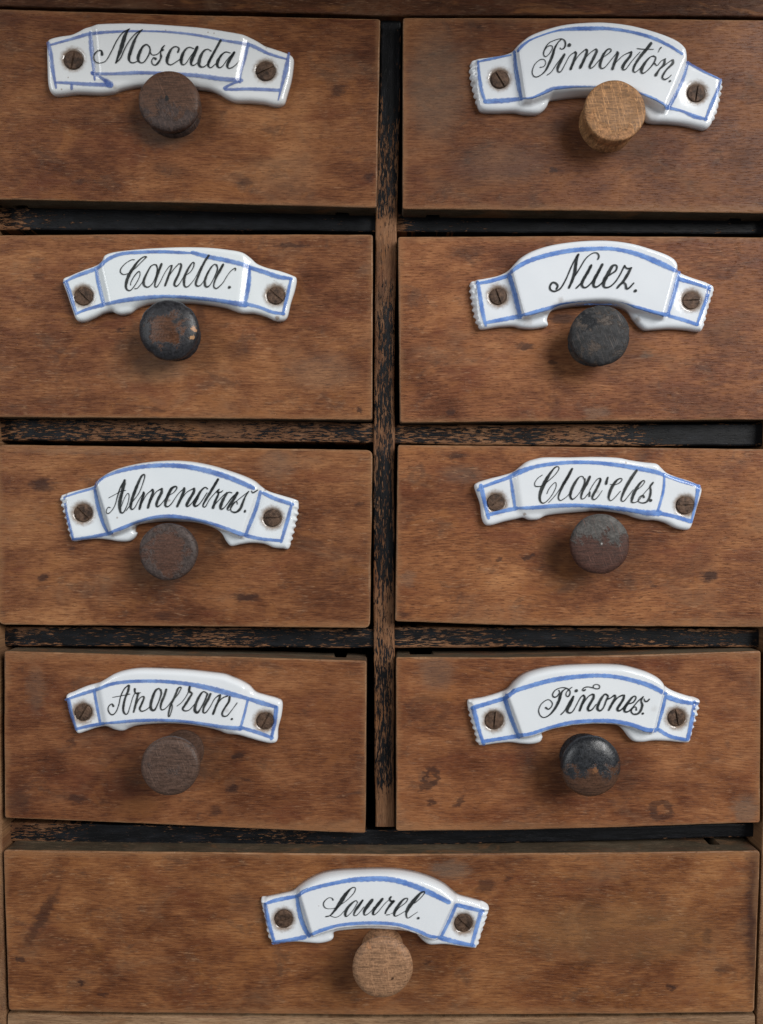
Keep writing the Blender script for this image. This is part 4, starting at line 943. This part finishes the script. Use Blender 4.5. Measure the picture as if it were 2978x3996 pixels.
  lines="320,270,14 350,240,34 390,220,24 480,192,24 600,160,24 740,140,24 880,132,22 1000,142,22 1120,170,24 1200,198,26 1270,235,22|130,325,24 220,298,22 330,265,22|195,525,20 290,510,20 420,490,24|1295,262,26 1380,288,24 1470,300,18|1240,455,20 1310,495,20 1400,515,20",
  screws=[(258, 400, 53, 84), (1348, 385, 50, -80)], warm=(1.0, 1.0, 0.995), blots=[(1760 + 1215 * V2, 2550 + 330 * V2, 16, .15), (1760 + 447 * V2, 2550 + 205 * V2, 3, .5)],
  text=(2080, 2650, 480 / 1652), worn=False,
  ink="175,385,26 210,405,16 250,370,14 262,325,14 225,280,12 175,285,12 110,340,12 78,420,14 100,490,14 155,515,14 230,475,18 300,390,30 350,290,36 375,210,32 400,160,18 440,130,12|350,150,16 358,185,16 320,235,16 280,240,20 265,205,16 300,150,14 370,118,12 440,118,14 490,150,18 500,190,18 475,235,18 448,220,16 450,180,12 490,135,12 525,110,12|378,475,16 430,420,14 490,310,14 540,235,14|545,235,28 515,310,34 475,390,34 460,430,34 490,455,22 535,435,16 580,360,12 640,250,14 680,215,18|583,157,40|685,220,24 695,255,28 660,340,30 630,420,30|670,340,12 740,240,14 800,200,18|815,210,30 815,250,32 770,330,32 740,390,32 755,425,24 800,405,16 850,340,14|705,140,18 690,155,22 668,145,18 690,115,14 740,105,14 800,115,14 850,130,14 890,125,16 895,90,14 860,70,12 815,85,14 815,115,14|1000,220,20 970,200,18 920,260,30 880,340,34 870,400,32 905,425,22 950,380,18 985,290,22 1010,230,22 985,202,18|1005,270,20 1050,250,14 1095,215,18|1105,220,26 1105,260,30 1060,340,30 1020,415,28|1065,340,12 1140,250,16 1205,215,20|1225,220,28 1215,270,30 1165,350,30 1135,400,32 1155,428,22 1200,400,16 1250,340,14|1300,330,18 1350,310,18 1385,255,18 1370,228,16 1330,250,24 1270,330,36 1230,400,34 1240,440,26 1290,430,18 1350,370,14 1420,290,14 1485,235,14|1480,238,18 1455,290,22 1470,350,28 1450,420,30 1410,465,24 1350,470,20 1320,430,20 1345,385,18 1385,375,14 1390,415,22|1495,265,12 1505,295,20 1535,300,20 1565,270,16|1477,463,28",
  stains_and_shade=[(1680, 3035, 26, 42, 20, .75, True), (1650, 3075, 20, 12, -40, .7), (1682, 3130, 20, 14, 20, .8), (1790, 3128, 38, 13, -45, .75), (2582, 3162, 40, 36, 0, .65, True), (1620, 2780, 30, 30, 0, .35), (1700, 2620, 80, 90, 0, .35, False, GREY), (2910, 3160, 60, 60, 0, .5, False, GREY), (2060, 2940, 60, 120, 0, .4), (1690, 2770, 60, 50, 0, .3, True)],
  kpos=(2314, 3001), kprof=('dome', 7.95, 11.5, 5.6, 2.4), label='wooden spice drawer with porcelain plate reading Piñones and a glossy black domed knob'),
 dict(word='Laurel', notches=[(2796, 2836, True)], y0=-0.0016, ext=(18, 2958, 3328, 3950), seed=9, tint=(1.06, 1.02, 0.92),
  top=[(13, 3317), (500, 3324), (1489, 3334), (2478, 3327), (2967, 3320)], bot=[(33, 3945), (500, 3953), (1489, 3962), (2478, 3957), (2944, 3951)], view=(940, 3360, V2), bulge=2.2, crimp=True, corner=16,
  outline="118,240 150,222 230,205 310,185 350,150 400,115 480,78 570,60 700,53 830,50 940,55 1050,75 1140,105 1210,140 1260,180 1300,210 1370,230 1450,255 1483,285 1470,340 1445,420 1410,510 1390,520 1310,510 1220,498 1130,500 1090,480 1060,450 1040,430 980,418 880,410 760,405 640,412 560,425 553,460 530,480 470,492 400,488 330,483 250,488 190,488 165,450 145,360",
  left_div="335,215,18 350,310,22 375,390,22 405,445,22", right_div="1285,265,18 1250,345,18 1195,455,16",
  arc="420,440,18 480,415,20 580,385,16 700,372,18 820,370,18 940,380,18 1050,415,18 1130,450,20 1200,460,18",
  left_end="145,262,20 165,360,22 200,485,16", right_end="1435,300,22 1410,390,22 1380,500,18",
  lines="345,205,20 380,180,20 460,155,20 560,132,20 650,115,24 740,108,28 850,106,28 950,122,28 1050,155,28 1150,200,28 1240,245,24|145,255,14 220,232,22 335,210,18|195,488,18 300,470,20 380,455,24|1290,262,20 1370,282,22 1445,300,18|1200,460,26 1290,485,24 1390,505,18",
  screws=[(255, 348, 53, 15), (1330, 373, 52, -42)], warm=(1.0, 1.0, 1.0), blots=[(940 + 465 * V2, 3360 + 268 * V2, 4, .4)],
  text=(1240, 3440, 440 / 1652), worn=False,
  ink="225,270,20 210,245,14 160,240,10 100,290,14 85,340,16 110,385,12 170,400,9 260,385,9 360,325,9 440,265,9 530,170,12 555,105,12 530,85,14 480,110,22 410,190,46 350,280,56 290,370,42 230,450,26 180,500,18 120,515,18|180,500,10 260,525,10 330,495,8 390,430,8|580,300,14 560,280,12 500,320,26 430,400,40 405,470,38 415,512,22 450,495,10 520,420,9 590,300,10|660,275,26 600,360,36 550,430,32 530,490,20 560,500,12 600,470,9 680,370,8|800,270,40 740,350,50 690,420,40 680,480,24 710,490,12 780,440,9 830,370,8|950,255,34 890,330,42 830,410,36 810,470,30 830,488,14 890,440,9 980,330,8 1050,265,8|1075,225,24 1055,255,28 1080,290,28 1130,285,14|1110,290,40 1060,350,34 1005,430,24 992,470,18|1010,490,14 1055,485,12|1075,470,8 1120,450,9 1200,380,9 1290,310,12 1320,255,14 1295,245,16 1240,280,28 1160,390,44 1125,460,36 1130,505,20 1180,495,10 1290,430,8|1420,320,9 1500,250,10 1560,180,12 1565,150,18 1510,170,30 1420,270,50 1335,380,50 1300,460,32 1305,520,18 1330,535,12 1400,490,8 1465,445,6|1475,537,34",
  stains_and_shade=[(165, 3580, 150, 26, -60, .65), (78, 3745, 18, 14, 0, .8), (318, 3835, 20, 12, 15, .9), (2620, 3850, 22, 13, 0, .9), (2820, 3780, 45, 20, 0, .5), (1898, 3458, 44, 30, -20, .65), (1985, 3430, 18, 10, 0, .6), (2962, 3580, 62, 360, 0, .85), (2760, 3650, 24, 36, 0, .5), (1755, 3395, 90, 40, 0, .5, False, GREY), (1670, 3758, 18, 12, 0, .65), (400, 3880, 16, 8, 0, .6), (2640, 3700, 60, 24, 0, .35), (2400, 3640, 420, 130, 0, .30, False, (0.25, 0.14, 0.06))],
  kpos=(1493, 3788), kprof=('flat', 7.85, 12.4, 5.3, 1.0), label='wide bottom spice drawer with porcelain plate reading Laurel and a pale tan ball knob'),
]

KNOB_MATS = {
 'Moscada': knob_mat('umber_knob_wood', (0.110, 0.054, 0.032), (0.030, 0.019, 0.016), 0.42, (1, 2, 0), 0.55, grad=-0.22, scratch=0.5, spots=[(-0.05, 0.05, 0.07, (0.012, 0.012, 0.012))]),
 'Pimenton': knob_mat('raw_tan_knob_wood', (0.36, 0.185, 0.080), (0.20, 0.098, 0.042), 0.36, (5, 4, 0), 0.60, pale=0.7, grad=-0.2),
 'Canela': knob_mat('chipped_black_knob_paint', (0.110, 0.046, 0.022), (0.010, 0.010, 0.012), 0.28, (3, 8, 0), 0.38, radial=0.40, spec=0.42, cloud=0.9, relief=0.35, spots=[(0.90, 0.02, 0.10, (0.40, 0.20, 0.09)), (0.84, -0.30, 0.08, (0.42, 0.23, 0.11))]),
 'Nuez': knob_mat('charcoal_knob_paint', (0.095, 0.072, 0.058), (0.015, 0.015, 0.016), 0.56, (7, 1, 0), 0.60, rings=0.5, scratch=0.5, spots=[(-0.42, 0.50, 0.30, (0.008, 0.009, 0.012))]),
 'Almendras': knob_mat('purplish_knob_wood', (0.105, 0.050, 0.033), (0.034, 0.024, 0.021), 0.30, (2, 9, 0), 0.46, radial=0.28, cloud=0.8),
 'Claveles': knob_mat('scuffed_knob_wood', (0.085, 0.036, 0.025), (0.045, 0.042, 0.039), 0.46, (8, 5, 0), 0.60, grad=0.30, scratch=0.7, spots=[(0.02, 0.02, 0.03, (0.4, 0.38, 0.36))]),
 'Anafran': knob_mat('dark_walnut_knob_wood', (0.110, 0.064, 0.046), (0.036, 0.024, 0.020), 0.36, (4, 4, 0), 0.46, rings=0.25, scratch=0.5),
 'Pinones': knob_mat('glossy_black_knob_paint', (0.105, 0.050, 0.028), (0.007, 0.008, 0.010), 0.54, (6, 7, 0), 0.34, spec=0.5, relief=0.35, grad=0.34, cloud=0.8, spots=[(0.06, -0.04, 0.10, (0.20, 0.09, 0.04))]),
 'Laurel': knob_mat('pale_tan_knob_wood', (0.36, 0.195, 0.105), (0.22, 0.105, 0.050), 0.36, (9, 9, 0), 0.50, pale=0.30, spots=[(0.33, -0.28, 0.06, (0.06, 0.03, 0.015))]),
}

# ------------------------------------------------------------------ the cabinet
DEEP = 0.095
cabinet = empty('spice_cabinet', (0, 0.05, 0))
tag(cabinet, 'old wooden spice cabinet frame with worn flaking black paint between its drawers', 'cabinet')

M_TOPRAIL = plain_wood_mat('stained_and_shaded_wood', [(0.022, 0.008, 0.004), (0.050, 0.018, 0.008), (0.085, 0.032, 0.014), (0.12, 0.05, 0.024)], (3, 7, 0), 0.5, spec=0.15)  # dark stain, deepened to paint in the shade at the top
M_SIDE = plain_wood_mat('side_panel_wood', PAL_RAW, (6, 1, 0), 0.55, True)
M_SILL = plain_wood_mat('bottom_board_wood', [(0.08, 0.046, 0.024), (0.20, 0.115, 0.06), (0.33, 0.20, 0.11), (0.42, 0.28, 0.17)], (8, 8, 0), 0.65)

y_div, y_rail = 0.0030, 0.0042
lath('top_rail', [(-120, -420), (3100, -420)], [(-120, 20), (500, 33), (1000, 45), (1500, 60), (2100, 58), (3100, 66)], 0.0004, 0.02, M_TOPRAIL, cabinet, seed=1)
lath('divider', [(1489, 40), (1478, 500), (1467, 830), (1461, 1300), (1458, 1760), (1458, 2450), (1461, 2980), (1464, 3226)],
     [(1567, 40), (1560, 500), (1551, 830), (1541, 1300), (1539, 1760), (1540, 2450), (1539, 2980), (1541, 3226)],
     y_div, DEEP - y_div, flaked_paint_mat('flaked_paint_divider', [(0, 1), (.25, .96), (.45, .74), (.62, .66), (.74, .60), (.82, .36), (.95, .36), (1.1, .46), (1.25, .60), (1.5, .56), (1.68, .50), (1.85, .76), (2.15, .74), (2.32, .46), (2.44, .44), (2.6, .62), (2.85, .60), (3.0, .66), (3.12, .15)], (1, 5, 0), 3.2, 0.20), cabinet, vertical=True, seed=2)
rails = [
 ([(-120, 806), (1469, 822)], [(-120, 897), (1000, 899), (1469, 904)], 0.0055, [(0, .55), (.10, .35), (.28, .80), (.5, .98), (1.5, .98)], 0.10),
 ([(1550, 828), (3100, 836)], [(1550, 904), (3100, 915)], 0.0055, [(0, .35), (.07, .95), (1.5, .99)], 0.10),
 ([(-120, 1632), (1000, 1640), (1460, 1650)], [(-120, 1718), (1000, 1725), (1460, 1727)], y_rail, [(0, .60), (.25, .62), (.40, .44), (.7, .50), (1.0, .40), (1.3, .46), (1.5, .50)], 0.10),
 ([(1540, 1656), (2100, 1656), (3100, 1649)], [(1540, 1731), (1978, 1738), (3100, 1741)], y_rail, [(0, .60), (.25, .54), (.5, .60), (.7, .46), (.95, .66), (1.1, .95), (1.5, .95)], 0.16),
 ([(-120, 2446), (1000, 2450), (1459, 2456)], [(-120, 2520), (1000, 2528), (1459, 2530)], y_rail, [(0, .58), (.25, .58), (.40, .72), (.75, .76), (.95, .56), (1.1, .70), (1.5, .76)], 0.18),
 ([(1540, 2450), (1978, 2448), (3100, 2455)], [(1540, 2530), (1978, 2527), (3100, 2526)], y_rail, [(0, .66), (.25, .60), (.45, .74), (.8, .80), (1.1, .78), (1.5, .68)], 0.24),
]
for i, (a, b, yr, cov, edge) in enumerate(rails):
    lath('rail', a, b, yr, DEEP - yr - 0.001, flaked_paint_mat('flaked_paint_rail', cov, (i * 3.1, i * 1.7, 0), 1.6, edge), cabinet, seed=10 + i)
lath('rail', [(8, 3209), (500, 3219), (1000, 3230), (1489, 3238), (2100, 3234), (2478, 3226), (2968, 3213)],
     [(8, 3285), (500, 3294), (1000, 3300), (1489, 3302), (1978, 3291), (2478, 3280), (2968, 3266)], 0.0052, DEEP - 0.0062,
     flaked_paint_mat('flaked_paint_rail', [(0, .44), (.12, .50), (.24, .66), (.40, .90), (.9, .86), (1.05, .74), (1.5, .92), (2.0, 1), (2.96, 1)], (5, 5, 0), 2.97, 0.15), cabinet, seed=20)
lath('side_panel', [(-190, -420), (-190, 4427)], [(-60, -420), (-52, 0), (-41, 900), (-22, 1738), (6, 3200), (25, 3950), (28, 4427)], -0.0004, DEEP + 0.0004, M_SIDE, cabinet, vertical=True, seed=21)
lath('side_panel', [(3050, -420), (3040, 0), (3024, 900), (3003, 1738), (2977, 3200), (2953, 3950), (2950, 4427)], [(3170, -420), (3170, 4427)], -0.0004, DEEP + 0.0004, M_SIDE, cabinet, vertical=True, seed=22)
lath('bottom_board', [(31, 3957), (500, 3964), (1489, 3974), (2478, 3969), (2946, 3961)], [(31, 4427), (1489, 4427), (2946, 4427)], -0.0008, DEEP, M_SILL, cabinet, seed=23)
xl, xr = W(-190, 0)[0], W(3170, 0)[0]
zt = W(0, -420)[2]
adopt(box('back_panel', xl, xr, DEEP + 0.0002, DEEP + 0.006, 0, zt, M_INSIDE, None), cabinet)
co = box('shade_overhang', xl - 0.012, xr + 0.012, -0.085, DEEP + 0.006, zt, zt + 0.012, M_TOPRAIL, None)  # unseen overhang, added to throw shade on the top row
adopt(co, cabinet)

# ------------------------------------------------------------------ the drawers
for d in DRAWERS:
    y0, s = d['y0'], d['seed']
    tl, tr, bl, br = d['top'][0], d['top'][-1], d['bot'][0], d['bot'][-1]
    xa, xb = W(max(tl[0], bl[0]) + 22, 0)[0], W(min(tr[0], br[0]) - 22, 0)[0]
    za = W(0, max(p[1] for p in d['top']) + 20)[2]
    zb = W(0, min(p[1] for p in d['bot']) - 4)[2]
    root = empty('spice_drawer', ((xa + xb) / 2, 0.04, zb))
    tag(root, d['label'], 'drawer', 'spice drawers with porcelain name plates')
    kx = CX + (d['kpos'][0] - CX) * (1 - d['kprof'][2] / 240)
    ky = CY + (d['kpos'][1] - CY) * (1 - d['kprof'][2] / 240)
    d['stains_and_shade'] = d['stains_and_shade'] + [(kx, ky + 25, 190, 120, 0, .38, False, (0.055, 0.030, 0.020))]      # finger grease, with the knob's shade painted into the same halo
    front = drawer_front_mat('drawer_front_' + d['word'].lower(), d['ext'], d['stains_and_shade'], (s * 2.7, s * 1.9, 0), d['tint'], {'Claveles': 0.55, 'Nuez': 0.5, 'Laurel': 0.15, 'Pinones': 0.22, 'Anafran': 0.2, 'Pimenton': 0.2}.get(d['word'], 0.35))
    T = 0.0115
    board('front', d['top'], d['bot'], y0, T, [front, M_EDGE, M_DUSTY], root, corner=d.get('corner', 11), seed=s, notches=d.get('notches', ()))
    yb = y0 + T - 0.0005
    t = 0.004
    for n, args in (('side', (xa, xa + t, yb, 0.088, zb, za)), ('side', (xb - t, xb, yb, 0.088, zb, za)),
                    ('back', (xa + t, xb - t, 0.084, 0.088, zb, za)), ('bottom', (xa + t, xb - t, yb, 0.084, zb, zb + 0.003))):
        adopt(box(n, *args, M_INSIDE, None), root)
    P = Plate(d, y0)
    pm = porcelain_mat('porcelain_' + d['word'].lower(), [(a, b) for a, b, _, _ in P.screws], d['warm'], d['blots'], (s, s * 2, 0))
    plate = P.build(pm, root)
    blue = strokes(d['lines'] + '|' + d['left_div'] + '|' + d['right_div'] + '|' + d['arc'] + ('|' + d['left_end'] + '|' + d['right_end'] if d.get('crimp') else ''))
    P.ink('painted_border', blue, d['view'], M_BLUE_PALE if d['word'] == 'Moscada' else M_BLUE_DARK if d['word'] in ('Pimenton', 'Canela', 'Anafran', 'Almendras') else M_BLUE, plate, 0.11, cols=9, grow=1.32, seed=s)
    P.ink('lettering', strokes(d['ink']), d['text'], M_INK_WORN if d['worn'] else M_INK, plate, 0.16, cols=5, grow={'Moscada': 1.28, 'Pimenton': 1.15, 'Canela': 1.15}.get(d['word'], 1.12), seed=s)
    for i in (0, 1): P.screw(i, plate)
    kp = d['kprof']
    prof = {'flat': lambda: flat_knob(kp[1], kp[2], kp[3], kp[4]), 'dome': lambda: dome_knob(kp[1], kp[2], kp[3], kp[4]), 'peg': lambda: peg_knob(*kp[1:])}[kp[0]]()
    knob(d['kpos'][0], d['kpos'][1], y0, prof, KNOB_MATS[d['word']], root, seed=s, chips=0.06 if d['word'] in ('Nuez', 'Canela') else 0.012)

scene.render.engine = 'CYCLES'
